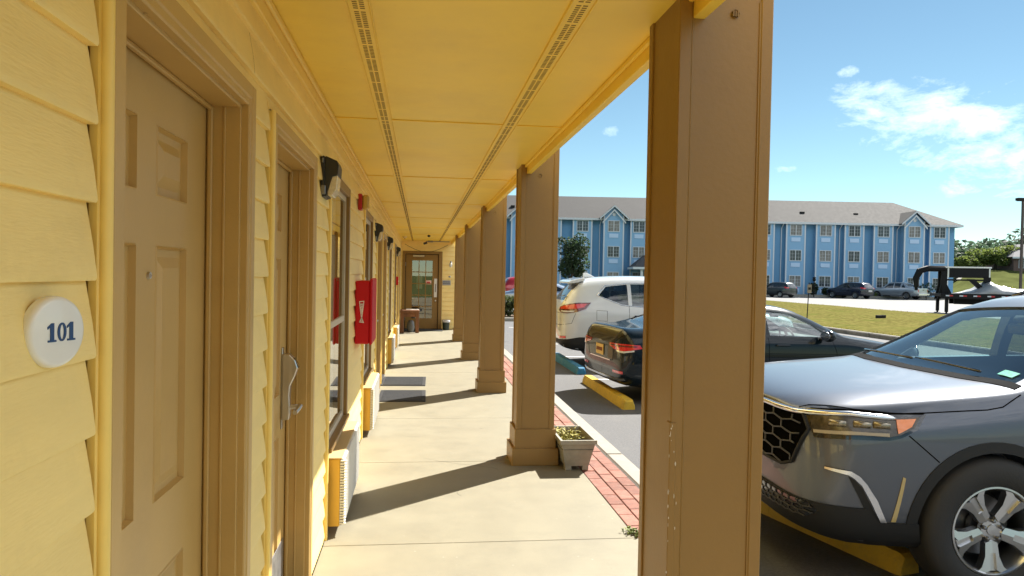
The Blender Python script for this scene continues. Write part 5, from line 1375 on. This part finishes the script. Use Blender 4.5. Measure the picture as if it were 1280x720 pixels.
for i, (px_, gab) in enumerate(BAYS):
    x = hx(px_); w_ = 1.02 if gab else .98; dp = -1.0 if gab else -.55
    if px_ == 797: w_ = .85
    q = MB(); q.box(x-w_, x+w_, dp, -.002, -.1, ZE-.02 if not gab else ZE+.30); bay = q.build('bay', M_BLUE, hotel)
    t = MB()
    for s in (-1, 1):
        t.box(x+s*w_-.07, x+s*w_+.07, dp-.03, dp+.05, -.1, ZE-.05 if not gab else ZE+.3)
        t.box(x+s*(w_+.01)-.02, x+s*(w_+.01)+.02, dp+.05, dp+.14, -.1, ZE-.06)
    t.build('corner_boards', M_WHT, bay)
    if gab:
        aw, az = w_+.45, ZE+1.30
        g = MB(); g.add([(x-w_, dp, ZE+.28), (x+w_, dp, ZE+.28), (x, dp, az-.12), (x-w_, 3, ZE+.28), (x+w_, 3, ZE+.28), (x, 3, az-.12)], [(0, 1, 2), (3, 5, 4), (0, 3, 4, 1)]); g.build('gable', M_BLUE, bay)
        g = MB()
        for s in (-1, 1):
            # roof slopes of the gable, white barge boards in front, and the smaller gable below
            P = [(x, az+.10), (x+s*(aw+.10), ZE+.02), (x+s*(aw+.10), ZE-.10), (x, az-.04)]
            g.add([(p[0], dp-.35, p[1]) for p in P]+[(p[0], 3.2, p[1]) for p in P], [(0, 1, 2, 3), (4, 5, 6, 7), (0, 1, 5, 4), (2, 3, 7, 6), (1, 2, 6, 5)])
        g.build('gable_roof', M_ROOF, bay)
        g = MB()
        for s in (-1, 1):
            for (k, dz, yy) in ((1.0, 0, dp-.40), (.80, -.42, dp-.30)):
                P = [(x, az+.08+dz), (x+s*(aw+.06)*k, ZE+.03+dz+(1-k)*.0), (x+s*(aw+.06)*k, ZE-.15+dz), (x, az-.10+dz)]
                g.add([(p[0], yy, p[1]) for p in P]+[(p[0], yy+.08, p[1]) for p in P], [(0, 1, 2, 3), (4, 5, 6, 7), (0, 1, 5, 4), (2, 3, 7, 6), (1, 2, 6, 5)])
        g.build('barge_boards', M_WHT, bay)
        g = MB(); g.lathe([(0, .04), (.17, .04), (.20, .0)], 20, Matrix.Translation((x, dp, ZE+.42)) @ Matrix.Rotation(R(90), 4, 'X')); g.build('round_vent', M_WHT, bay)
    for z in ROWS:
        ww, hh = .64, .60
        f = MB(); y0 = dp-.06
        for a, b, c, d in ((x-ww, x-ww+.06, z-hh, z+hh), (x+ww-.06, x+ww, z-hh, z+hh), (x-ww+.06, x+ww-.06, z+hh-.06, z+hh), (x-ww+.06, x+ww-.06, z-hh, z-hh+.07), (x-.035, x+.035, z-hh+.07, z+hh-.06)): f.box(a, b, y0, dp+.01, c, d)
        for k in (1, 2): f.box(x-ww+.06, x+ww-.06, y0+.025, y0+.035, z-hh+.07+k*.35-.007, z-hh+.07+k*.35+.007)
        for s in (-.31, .31): f.box(x+s-.007, x+s+.007, y0+.024, y0+.034, z-hh+.07, z+hh-.06)
        fr = f.build('window', M_WHT, hotel)
        g = MB(); g.box(x-ww+.08, x+ww-.08, y0+.04, y0+.05, z-hh+.08, z+hh-.08); g.build('pane', M_HGL if rndh.random() < .62 else M_HGL2, fr)
        g = MB(); g.box(x-.48, x+.48, dp-.05, dp+.01, z-1.22, z-.80)
        vg = g.build('vent_grille', M_VENT, hotel)
    # downspout in every second recess
    if i % 2 == 0 and i < len(BAYS)-1:
        xx = hx(BAYS[i+1][0])-1.25
        q = MB(); q.tube([(xx, -.45, ZE-.15), (xx-.12, -.10, ZE-.6), (xx-.12, -.08, .1)], .055, 6); q.build('downspout', M_WHT, hotel)
# entrance porch
q = MB(); x0, x1 = hx(784), hx(842)
q.add([(x0, -4.2, 2.75), (x1, -4.2, 2.75), (x1, -.6, 2.75), (x0, -.6, 2.75), (x0+1.6, -1.9, 4.05), (x1-1.6, -1.9, 4.05), (x0+1.6, -.6, 4.05), (x1-1.6, -.6, 4.05)], [(0, 1, 5, 4), (0, 4, 6, 3), (1, 2, 7, 5), (4, 5, 7, 6), (0, 3, 2, 1)])
po = q.build('porch_roof', mat('dark_porch_shingle', (.075, .07, .072), .9, var=.2, vscale=4), hotel)
q = MB(); q.box(x0-.05, x1+.05, -4.26, -4.20, 2.55, 2.78); q.box(x0-.06, x0, -4.2, -.6, 2.55, 2.78); q.build('porch_fascia', M_WHT, po)
for k in range(7): xx = lerp(x0+.9, x1-.3, k/6); q = MB(); q.cbox(xx-.13, xx+.13, -4.0, -3.74, -.1, 2.56, .02); q.build('porch_post', M_WHT, po)
q = MB(); q.box(x0+.8, x1-.2, -3.4, -3.3, .2, 2.4); q.build('porch_glazing', M_HGL, po)
# hotel planting
rnd = random.Random(31)
sh = [(1017, .55, 1.5, 'tall thin shrub beside the lamp post in front of the blue hotel', ML1, 76.0), (1034, .62, .95, 'clipped round dark shrub left of the dark blue SUV', ML1, 76.2), (990, .65, .95, 'low dark shrub right of the small dark hatchback', ML1, 76.2), (1158, 1.0, 1.75, 'large blue green shrub behind the trailer coupling', ML3, 74.5), (1146, .8, .8, 'low dark shrub just behind the silver pickup', ML1, 76.0), (1090, .6, .6, 'low green shrub between the SUV and the pickup', ML2, 76.2)]
for k, (px_, r_, h_, lb, m_, dep) in enumerate(sh):
    b = onground(px_, dep, G+.1); rr = random.Random(k)
    tree('shrub', b, h_, [(0, 0, h_*.52, r_*.85, r_*.85, h_*.45)]+[(rr.uniform(-.4, .4)*r_, rr.uniform(-.4, .4)*r_, h_*rr.uniform(.35, .8), r_*.5, r_*.5, h_*.3) for _ in range(5)], 700, .10, m_, lb, 'shrub', 'shrubs in front of the hotel', k, .04, 3)
q = MB(); e = empty('path_lamp', onground(1017.5, 75.4, G)); tag(e, 'dark globe lamp on a short post in front of the blue hotel', 'lamp')
q.tube([(0, 0, 0), (0, 0, 1.62)], .05, 8); q.build('post', M_DARK, e)
q = MB(); q.blob((0, 0, 1.85), .17, .17, .22, 10, 8); q.blob((.0, 0, 2.06), .20, .20, .05, 10, 4); q.build('lantern', M_DARK, e, smooth=True)
# the tree by the left wing
rr = random.Random(77)
bl = [(0, 0, 3.6, .8, .8, 1.2)]+[(1.05*math.cos(a)*rr.uniform(.5, 1), 1.05*math.sin(a)*rr.uniform(.5, 1), rr.uniform(2.1, 4.6), .55, .55, .75) for a in [k*.55 for k in range(16)]]
tree('pear_tree', onground(714.5, 60, G), 5.0, bl, 5200, .11, ML1, 'dark green tree with an open spiky crown in front of the hotel left wing', 'tree', None, 5, .10, 10)
# hedge at the end of the near row
hb = onground(638, 28.2, G)
e = empty('hedge', hb, -YAW); tag(e, 'clipped green hedge at the end of the lot, seen between two columns', 'hedge')
q = MB(); leaves(q, [(x_, 0, .46, .55, .42, .42) for x_ in (-1.6, -1.0, -.4, .2, .8, 1.4)]+[(x_, .0, .68, .45, .4, .25) for x_ in (-1.3, -.7, -.1, .5, 1.1)], 7000, .055, random.Random(3)); q.build('foliage', M_HEDGE, e, norm=False)
q = MB()
for x_ in (-1.4, -.8, -.2, .4, 1.0): q.tube([(x_, 0, -.1), (x_+.03, 0, .5)], .03, 6)
q.build('stem', M_BARK, e)
o = MB().cbox(hb.x-2.6, hb.x+2.4, hb.y-1.1, hb.y+1.6, G-.1, G+.11, .04).build('planting_bed', mat('bed_mulch', (.15, .10, .06), .95, var=.4, vscale=9, bump=.5, bscale=30)); struct(o)
o = MB().cbox(hb.x-2.75, hb.x+2.55, hb.y-1.28, hb.y-1.10, G-.1, G+.14, .03).build('bed_kerb', M_CONC); struct(o)

# trees, woods and house on the rise at the right
def hz(p): return Vector((p.x, p.y, hill(p.x, p.y)))
rr = random.Random(5)
def atr(px_, dep): return hz(along(px_, 355, dep))
tree('maple_tree', atr(1243, 108), 4.0, crown(rr, 2.9, 2.0, 1.55, 14), 5200, .22, ML2, 'bright green round tree with a wide crown right of the hotel', 'tree', 'trees right of the hotel', 8, .2, 7)
tree('maple_tree', atr(1207, 108), 3.0, crown(rr, 1.7, 1.6, 1.15, 9), 3200, .2, ML2, 'smaller green tree partly behind the corner of the hotel', 'tree', 'trees right of the hotel', 9, .16, 6)
tree('maple_tree', atr(1316, 112), 4.2, crown(rr, 2.7, 2.3, 1.6, 12), 3200, .22, ML2, 'green tree beyond the brick house', 'tree', 'trees right of the hotel', 18, .2, 7)
e = empty('yucca', onground(1267, 66, G-.0)); tag(e, 'spiky yellow green palm-like plant at the foot of the light pole', 'plant')
q = MB(); rr2 = random.Random(2)
for k in range(170):
    a = rr2.uniform(0, 6.28); el = rr2.uniform(.1, 1.45); l = rr2.uniform(.7, 1.15); z0 = rr2.uniform(.25, .7)
    d = Vector((math.cos(a)*math.cos(el), math.sin(a)*math.cos(el), math.sin(el))); s_ = Vector((-math.sin(a), math.cos(a), 0))*.045; p = Vector((0, 0, z0))
    q.add([p-s_*.5, p+d*l*.55-s_+Vector((0, 0, .02)), p+d*l-Vector((0, 0, .12)), p+d*l*.55+s_+Vector((0, 0, .02)), p+s_*.5], [(0, 1, 2, 3, 4)])
q.build('fronds', ML4, e, norm=False)
q = MB(); q.tube([(0, 0, -.1), (0, 0, .6)], [.12, .09], 8); q.build('stem', M_BARK, e)
bb = atr(1291, 104)
e = empty('brick_house', bb, -YAW-R(8)); tag(e, 'low dark brick house with a grey roof on the rise at the right', 'building')
q = MB(); q.box(-2.6, 9, 0, 8, -3, 2.1); q.build('wall', mat('dark_brick', (.13, .085, .07), .9, var=.3, vscale=6), e)
q = MB(); q.add([(-3.0, -.5, 2.1), (9.4, -.5, 2.1), (9.4, 8.5, 2.1), (-3.0, 8.5, 2.1), (-.2, 4, 4.1), (6, 4, 4.1)], [(0, 1, 5, 4), (1, 2, 5), (2, 3, 4, 5), (3, 0, 4), (0, 3, 2, 1)]); q.build('roof', mat('slate_roof', (.12, .12, .13), .9, var=.2, vscale=3), e)
q = MB(); q.box(-3.02, 9.4, -.56, -.50, 1.86, 2.1); q.build('fascia', M_WHT, e)
for xx in (-1.6, .2, 2.0):
    q = MB(); q.box(xx-.35, xx+.35, -.05, -.003, .5, 1.7); f = q.build('window', M_WHT, e); g = MB(); g.box(xx-.28, xx+.28, -.07, -.051, .57, 1.63); g.build('pane', M_HGL, f)
q = MB(); rr = random.Random(9); bl = []
for k in range(95):
    px_ = rr.uniform(1150, 1480); dep = rr.uniform(165, 215); p = along(px_, 355, dep); r_ = rr.uniform(3.2, 5.5); top = 12.9+1.5*math.sin(px_*.035)+rr.uniform(-1.6, 1.3)
    bl.append((p.x, p.y, top-r_*.9, r_, r_, r_*.9)); bl.append((p.x+rr.uniform(-3, 3), p.y, top-r_*2.0, r_*1.1, r_, r_))
leaves(q, bl, 62000, .60, rr)
for k in range(0, len(bl), 6): q.tube([(bl[k][0], bl[k][1], 2), (bl[k][0], bl[k][1], bl[k][2])], .3, 5)
o = q.build('far_woods', ML5, norm=False); tag(o, 'band of green woods on the skyline right of the hotel', 'woods', kind='stuff')

# light pole
lb = onground(1275.5, 62, G)
e = empty('light_pole', lb, -YAW); tag(e, 'tall dark brown light pole with a flat lamp head', 'light pole')
q = MB(); q.cbox(-.085, .085, -.085, .085, -.1, 8.9, .01); q.build('pole', mat('bronze_pole', (.075, .055, .045), .6), e)
q = MB(); q.cbox(-.55, .12, -.2, .2, 8.88, 9.10, .02); q.cbox(-.48, -.02, -.16, .16, 8.83, 8.88, .01); q.build('lamp_head', M_DARK, e)
q = MB(); q.cbox(-.3, .3, -.3, .3, -.2, .25, .02); q.build('footing', M_CONC, e)
# signpost and ground box on the lawn
sb = onground(1010.5, 30.5, G+.1); sb.z = bank(sb.x, sb.y)
e = empty('sign_post', sb, -YAW); tag(e, 'thin post with a small tan sign back standing on the lawn', 'sign')
q = MB(); q.tube([(-.03, 0, -.1), (.03, 0, 1.50)], .020, 6); q.build('post', M_DARK, e)
q = MB(); q.cbox(-.055, .125, -.035, -.020, 1.06, 1.42, .004); q.build('panel', mat('weathered_sign', (.26, .22, .17), .8, var=.25, vscale=8), e)
q = MB(); q.cbox(-.02, .09, -.04, -.034, 1.20, 1.30, .002); q.build('mark', M_DARK, e)
sb = onground(1102, 30.5, G); sb.z = bank(sb.x, sb.y)
e = empty('ground_box', sb, -YAW); tag(e, 'small dark utility box lying on the lawn', 'box')
q = MB(); q.cbox(-.19, .02, -.08, .08, 0, .12, .01); q.build('box', M_DARK, e); q = MB(); q.cbox(.03, .19, -.07, .07, .01, .13, .01); q.build('lid', M_DARK, e)

# ------------------------------------------------------------------ gooseneck trailer under a silver tarp
tb = onground(1177.5, 42, G)
T = empty('gooseneck_trailer', tb, -YAW-R(17)); tag(T, 'black gooseneck flatbed trailer with an arched neck parked across the lawn', 'trailer')
M_TRB = mat('trailer_black', (.010, .010, .011), .6, spec=.2, var=.2, vscale=4)
q = MB()
for s in (-.32, .32):
    q.tube([(-1.32, s*.5, 1.45), (-1.36, s*.6, 2.0), (-1.16, s*.7, 2.42), (-.75, s, 2.56), (.05, s, 2.56)], [.09, .13, .17, .17, .17], 8)
    q.cbox(-.14, .16, s-.08, s+.08, .95, 2.72, .02)
    q.prism([(-.32, .80), (.5, .95), (.12, 1.75), (-.12, 1.75)], s-.05, s+.05, Matrix(((1, 0, 0, 0), (0, 0, 1, 0), (0, 1, 0, 0), (0, 0, 0, 1))))
q.tube([(-1.33, 0, 1.28), (-1.33, 0, 1.6)], .09, 10); q.cbox(-1.36, -1.2, -.2, .2, 1.9, 2.1, .02); q.cbox(-.9, .1, -.3, .3, 2.50, 2.62, .02)
q.build('neck', M_TRB, T, auto=40)
q = MB(); q.cbox(.16, 2.30, -.42, .42, 2.06, 2.60, .02); bx_ = q.build('tool_box', M_TRB, T)
q = MB(); q.cbox(.0, 2.34, -.46, .46, 2.60, 2.68, .01); q.cbox(.155, .235, -.425, -.415, 2.06, 2.60, .002); q.cbox(2.22, 2.29, -.425, -.415, 2.10, 2.60, .002); q.build('box_lid', mat('pale_aluminium', (.72, .72, .70), .4, .3), bx_)
q = MB(); q.cbox(2.18, 2.34, -.40, .40, .95, 2.10, .01); q.prism([(1.15, 1.98), (1.5, 1.98), (2.5, 1.0), (2.5, .93), (2.2, .93)], -.06, .06, Matrix(((1, 0, 0, 0), (0, 0, 1, -.42), (0, 1, 0, 0), (0, 0, 0, 1)))); q.cbox(.1, 2.3, -.44, -.38, 1.88, 1.97, .01); q.build('box_frame', M_TRB, T)
q = MB(); q.cbox(-.34, 9.6, -1.2, 1.2, .98, 1.15, .015); q.cbox(-.34, 9.6, -1.24, -1.20, .86, 1.13, .01); q.cbox(.5, 9.0, -.55, -.40, .55, .98, .01); q.cbox(.5, 9.0, .40, .55, .55, .98, .01); q.build('deck', M_TRB, T)
q = MB(); r2 = MB()
for k in range(14):
    x = -.1+k*.68; q.box(x, x+.18, -1.246, -1.241, 1.0, 1.07); r2.box(x+.18, x+.36, -1.246, -1.241, 1.0, 1.07)
q.build('white_tape', M_WHT, T); r2.build('red_tape', mat('red_reflector', (.5, .03, .03), .4), T)
for s in (-.95, .95):
    q = MB(); q.cbox(-.06, .10, s-.08, s+.08, .10, 1.10, .01); q.tube([(.02, s, .15), (.02, s, .02)], .05, 8); q.cbox(-.12, .16, s-.14, s+.14, 0, .03, .005); q.build('jack_leg', M_TRB, T)
for x in (6.6, 7.55):
    for s in (-1, 1): make_wheel(T, x, s*1.05, .40, .25, .24, s, 'nine', False)
q = MB(); nx, ny = 70, 14; rr = random.Random(12); vs = []
ph = [(rr.uniform(.5, 5), rr.uniform(.5, 5), rr.uniform(0, 6)) for _ in range(9)]
for j in range(ny+1):
    for i in range(nx+1):
        x = lerp(.75, 9.5, i/nx); y = lerp(-1.22, 1.22, j/ny)
        e_ = min(1, (x-.75)/1.5)*min(1, (1.22-abs(y))/.35+.02)
        z = 1.165+e_*(.27+.25*math.exp(-((x-2.15)/.45)**2)+.10*math.sin(x*.9)) + .055*e_*sum(math.sin(a*x*2.2+b*y*2.5+c) for a, b, c in ph)/2
        vs.append((x, y, max(z, 1.157)))
q.add(vs, [(j*(nx+1)+i, j*(nx+1)+i+1, (j+1)*(nx+1)+i+1, (j+1)*(nx+1)+i) for j in range(ny) for i in range(nx)])
o = q.build('silver_tarp', mat('silver_tarp', (.30, .31, .32), .45, .3, var=.15, vscale=3), smooth=True); o.location = tb; o.rotation_euler = (0, 0, -YAW-R(17)); tag(o, 'crumpled silver tarp spread over the flatbed trailer', 'tarp')
m_ = o.modifiers.new('thickness', 'SOLIDIFY'); m_.thickness = .006

# ------------------------------------------------------------------ cars, near then far
make_pilot(); make_accord(); make_rogue()
def far_pose(px_, dep, L_, tail_deg):
    c = onground(px_, dep, G+.01); a = R(tail_deg); return (c.x-math.cos(a)*L_/2, c.y-math.sin(a)*L_/2, c.z), a
ws, w1, w2, w3, rg = rogue_windows()
suv_w = [(ws, (.49, 0, -.87), 'windshield'), (w1, (0, 1, 0), 'side_window'), (w2, (0, 1, 0), 'side_window'), (w3, (0, 1, 0), 'side_window'), (rg, (-.86, 0, -.5), 'rear_window')]
suv_l = [([(4.60, -.50, 1.08), (4.34, -.85, 1.165), (4.15, -.88, 1.15), (4.36, -.87, 1.0), (4.60, -.62, .98)], (-.66, .75, 0), 'tail_light', M_REDL), ([(.04, -.56, .84), (.10, -.74, .86), (.42, -.86, .93), (.14, -.78, .76)], (.75, .66, 0), 'headlight', M_CLEAR)]
wl = [(.93, .385, .35), (3.64, .385, .35)]
FG = 'cars parked in front of the hotel'
p, a = far_pose(1062.5, 74, 4.64, -71)
c = simple_car('parked_suv', ROGUE_ROWS, ROGUE_CREASE, wl, suv_w, mat('navy_paint', (.012, .016, .035), .25, .3, coat=1), p, a, suv_l, .35); tag(c, 'dark navy SUV seen from behind, parked before the blue hotel', 'car', FG)
q = MB(); q.cbox(4.66, 4.675, -.26, .26, .72, .88, .003); q.build('licence_plate', mat('white_plate', (.6, .6, .58), .5), c)
p, a = far_pose(972, 72.5, 4.3, -68)
c = simple_car('parked_hatchback', [(s*.93, *r) for s, *r in ROGUE_ROWS], [(k, s0*.93, s1*.93, v_) for k, s0, s1, v_ in ROGUE_CREASE], [(x*.93, r_, z) for x, r_, z in wl], [([(x*.93, y, z) for x, y, z in ol], d, n_) for ol, d, n_ in suv_w], mat('dark_green_grey_paint', (.025, .032, .036), .3, .4, coat=1), p, a, [([(x*.93, y, z) for x, y, z in ol], d, n_, m2) for ol, d, n_, m2 in suv_l], .33, .93); tag(c, 'dark hatchback half hidden by the near column, before the blue hotel', 'car', FG)
p, a = far_pose(676, 41, 4.64, 185)
c = simple_car('parked_suv', ROGUE_ROWS, ROGUE_CREASE, wl, suv_w, mat('red_paint', (.40, .012, .018), .3, .2, coat=1), p, a, suv_l, .35); tag(c, 'red SUV far off, seen between two columns and over the white SUV', 'car')
acc_w = [([(1.33, 0, 1.0), (1.40, -.74, .99), (2.03, -.60, 1.31), (2.09, 0, 1.37), (2.03, .60, 1.31), (1.40, .74, .99)], (.46, 0, -.89), 'windshield'), ([(1.62, -.9, .955), (2.62, -.9, .985), (2.60, -.9, 1.33), (2.20, -.9, 1.29), (1.85, -.9, 1.13)], (0, 1, 0), 'side_window'), ([(2.70, -.9, .987), (3.62, -.9, 1.01), (3.80, -.9, 1.10), (3.40, -.9, 1.27), (2.69, -.9, 1.33)], (0, 1, 0), 'side_window'), ([(4.24, 0, 1.10), (4.18, -.66, 1.09), (3.62, -.56, 1.31), (3.60, 0, 1.36), (3.62, .56, 1.31), (4.18, .66, 1.09)], (-.40, 0, -.92), 'rear_window')]
acc_l = [([(4.87, -.60, .85), (4.62, -.865, .845), (4.72, -.86, .775), (4.88, -.58, .765)], (-.78, .62, 0), 'tail_light', M_REDL), ([(.03, -.50, .68), (.38, -.88, .75), (.14, -.78, .62)], (.75, .66, 0), 'headlight', M_CLEAR)]
p, a = far_pose(668, 33.5, 4.9, -12)
c = simple_car('parked_sedan', ACCORD_ROWS, ACCORD_CREASE, [(.95, .365, .33), (3.78, .365, .33)], acc_w, mat('pale_blue_silver_paint', (.30, .38, .50), .3, .6, coat=1), p, a, acc_l, .33); tag(c, 'pale blue sedan seen over the hedge between two columns', 'car')
PICK = [
 (0.00, .40, .66, (.68, .78), (.66, .88), (.60, .94), (.42, .97), .98), (0.10, .34, .85, (.86, .82), (.84, .93), (.76, .99), (.55, 1.02), 1.03),
 (0.5, .32, .93, (.92, .88), (.89, .99), (.82, 1.05), (.66, 1.07), 1.08), (1.35, .32, .94, (.93, .94), (.90, 1.06), (.84, 1.11), (.72, 1.13), 1.14),
 (1.45, .32, .94, (.93, .95), (.90, 1.07), (.83, 1.14), (.73, 1.17), 1.19), (2.05, .32, .94, (.93, .97), (.89, 1.10), (.77, 1.52), (.66, 1.66), 1.69),
 (2.4, .32, .94, (.93, .98), (.89, 1.11), (.76, 1.56), (.63, 1.76), 1.79), (3.5, .32, .94, (.93, 1.0), (.89, 1.13), (.76, 1.57), (.63, 1.76), 1.79),
 (3.85, .32, .94, (.93, 1.0), (.90, 1.14), (.80, 1.45), (.64, 1.58), 1.60), (4.25, .32, .94, (.93, 1.01), (.91, 1.14), (.88, 1.18), (.7, 1.19), 1.19),
 (5.2, .34, .94, (.93, 1.01), (.91, 1.13), (.88, 1.165), (.7, 1.17), 1.17), (5.32, .40, .92, (.91, 1.0), (.89, 1.10), (.85, 1.14), (.65, 1.15), 1.15)]
pw = [([(1.5, -.7, 1.2), (1.5, .7, 1.2), (2.15, .62, 1.64), (2.15, -.62, 1.64)], (.6, 0, -.8), 'windshield'), ([(1.75, -.9, 1.13), (2.7, -.9, 1.15), (2.7, -.9, 1.62), (2.2, -.9, 1.58)], (0, 1, 0), 'side_window'), ([(2.8, -.9, 1.15), (3.45, -.9, 1.17), (3.45, -.9, 1.62), (2.8, -.9, 1.63)], (0, 1, 0), 'side_window'), ([(3.55, -.9, 1.18), (4.0, -.9, 1.2), (3.62, -.9, 1.60)], (0, 1, 0), 'side_window'), ([(4.2, -.66, 1.22), (4.2, .66, 1.22), (3.75, .58, 1.60), (3.75, -.58, 1.60)], (-.7, 0, -.7), 'rear_window')]
pl_ = [([(5.32, -.78, 1.05), (5.22, -.92, 1.06), (5.22, -.92, .78), (5.32, -.78, .77)], (-.7, .7, 0), 'tail_light', M_REDL), ([(.05, -.60, .86), (.3, -.88, .90), (.12, -.82, .74)], (.75, .66, 0), 'headlight', M_CLEAR)]
p, a = far_pose(1122, 75, 5.3, -66)
c = simple_car('parked_pickup', PICK, [(5, .3, 5.3, .4), (8, 1.45, 3.85, .4), (7, 4.2, 5.4, .8)], [(.98, .43, .38), (4.1, .43, .38)], pw, mat('silver_pickup_paint', (.42, .45, .48), .3, .6, coat=1), p, a, pl_, .38); tag(c, 'silver crew cab pickup seen from behind, parked before the blue hotel', 'car', FG)
q = MB(); q.cbox(5.32, 5.42, -.92, .92, .46, .62, .02); q.build('rear_bumper', M_CHROME, c); q = MB(); q.cbox(5.318, 5.33, -.12, .12, .95, 1.03, .003); q.build('tailgate_handle', M_GLOSSB, c)
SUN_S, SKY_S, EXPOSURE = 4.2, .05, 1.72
CLOUD_COL = (20.0, 20.3, 20.8)  # raised so the added unseen clouds throw more fill light
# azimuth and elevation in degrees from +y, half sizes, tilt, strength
CLOUDS_AND_FILL = [(38.5, 9.9, .18, .078, -.42, 1.0, .40), (31.5, 14.6, .020, .010, 0, .75, .4), (14.5, 11.2, .024, .012, 0, .8, .3), (27.5, 8.2, .03, .008, 0, .75, .35), (45, 15.5, .04, .018, .35, .7, .35),
          (88, 26, .62, .34, .1, 2.2, .9), (122, 38, .8, .45, -.1, 2.2, .9), (165, 30, .9, .35, .1, 1.8, .85), (205, 35, .9, .4, 0, 1.0, .85), (-75, 25, .6, .2, .2, .9, .8)]  # unseen clouds out of frame, added to fill shaded walls and soffit
# ------------------------------------------------------------------ light
SUN_AZ = math.atan2(.765, .644)      # from +y towards +x
SUN_EL = R(46)
w = bpy.data.worlds.new('World'); SC.world = w; w.use_nodes = True
nt = w.node_tree; N = nt.nodes; L = nt.links
bg = N['Background']
sky = N.new('ShaderNodeTexSky'); sky.sky_type = 'NISHITA'; sky.sun_disc = False
sky.sun_elevation = SUN_EL; sky.sun_rotation = SUN_AZ; sky.air_density = .78; sky.dust_density = .0; sky.ozone_density = 1.6
tc = N.new('ShaderNodeTexCoord')
def vdot(vec):
    n = N.new('ShaderNodeVectorMath'); n.operation = 'DOT_PRODUCT'; L.new(tc.outputs['Generated'], n.inputs[0]); n.inputs[1].default_value = vec; return n.outputs['Value']
def mth(op, a, b=None, clamp=False):
    n = N.new('ShaderNodeMath'); n.operation = op; n.use_clamp = clamp
    for i, v_ in enumerate((a, b)):
        if v_ is None: continue
        if isinstance(v_, (int, float)): n.inputs[i].default_value = v_
        else: L.new(v_, n.inputs[i])
    return n.outputs['Value']
mapn = N.new('ShaderNodeMapping'); mapn.inputs['Scale'].default_value = (1, 1, 2.2); L.new(tc.outputs['Generated'], mapn.inputs['Vector'])
nz = N.new('ShaderNodeTexNoise'); nz.inputs['Scale'].default_value = 15; nz.inputs['Detail'].default_value = 13; nz.inputs['Roughness'].default_value = .66; nz.inputs['Distortion'].default_value = .25
L.new(mapn.outputs['Vector'], nz.inputs['Vector'])
total = opac = None
for (az, el, ru, rv, tilt, gain, opa) in CLOUDS_AND_FILL:
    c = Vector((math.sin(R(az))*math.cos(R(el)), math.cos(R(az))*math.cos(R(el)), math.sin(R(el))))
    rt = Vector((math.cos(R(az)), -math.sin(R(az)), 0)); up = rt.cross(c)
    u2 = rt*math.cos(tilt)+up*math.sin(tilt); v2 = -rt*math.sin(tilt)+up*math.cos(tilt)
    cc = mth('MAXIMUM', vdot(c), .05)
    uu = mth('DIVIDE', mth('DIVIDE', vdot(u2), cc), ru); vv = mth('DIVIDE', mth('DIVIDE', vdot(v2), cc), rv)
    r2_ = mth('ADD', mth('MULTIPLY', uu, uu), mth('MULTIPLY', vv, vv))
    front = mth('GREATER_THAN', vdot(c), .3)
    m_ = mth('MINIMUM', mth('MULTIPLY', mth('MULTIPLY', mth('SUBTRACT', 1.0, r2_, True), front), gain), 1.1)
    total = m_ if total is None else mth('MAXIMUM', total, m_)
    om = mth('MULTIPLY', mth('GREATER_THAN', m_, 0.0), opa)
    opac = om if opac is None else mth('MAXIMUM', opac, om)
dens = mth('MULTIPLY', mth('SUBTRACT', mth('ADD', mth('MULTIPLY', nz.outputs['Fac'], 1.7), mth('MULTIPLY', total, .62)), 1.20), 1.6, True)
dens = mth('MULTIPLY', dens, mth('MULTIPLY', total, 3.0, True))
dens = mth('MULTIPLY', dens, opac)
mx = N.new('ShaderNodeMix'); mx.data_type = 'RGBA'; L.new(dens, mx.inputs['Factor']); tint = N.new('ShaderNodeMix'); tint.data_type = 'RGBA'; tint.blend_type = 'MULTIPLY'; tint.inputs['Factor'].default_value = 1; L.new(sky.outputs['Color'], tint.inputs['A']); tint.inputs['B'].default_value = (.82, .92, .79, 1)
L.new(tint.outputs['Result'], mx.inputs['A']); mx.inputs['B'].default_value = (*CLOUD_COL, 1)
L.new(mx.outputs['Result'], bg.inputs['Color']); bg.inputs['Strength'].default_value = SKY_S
sd = bpy.data.lights.new('sun', 'SUN'); so = bpy.data.objects.new('sun', sd); COL.objects.link(so)
sd.energy = SUN_S; sd.angle = R(.53); sd.color = (1, .95, .87)
dv = Vector((.765*math.cos(SUN_EL), .644*math.cos(SUN_EL), math.sin(SUN_EL)))
so.rotation_euler = dv.to_track_quat('Z', 'Y').to_euler(); so.location = (20, 20, 30)
SC.view_settings.view_transform = 'Standard'; SC.view_settings.look = 'None'; SC.view_settings.gamma = 1
SC.view_settings.exposure = EXPOSURE
SC.view_settings.use_curve_mapping = False
cy = SC.cycles; cy.max_bounces = 10; cy.diffuse_bounces = 6; cy.glossy_bounces = 4; cy.transparent_max_bounces = 16; cy.transmission_bounces = 4
cy.caustics_reflective = False; cy.caustics_refractive = False; cy.sample_clamp_indirect = 6
try: cy.use_denoising = True; cy.denoiser = 'OPENIMAGEDENOISE'
except Exception: pass
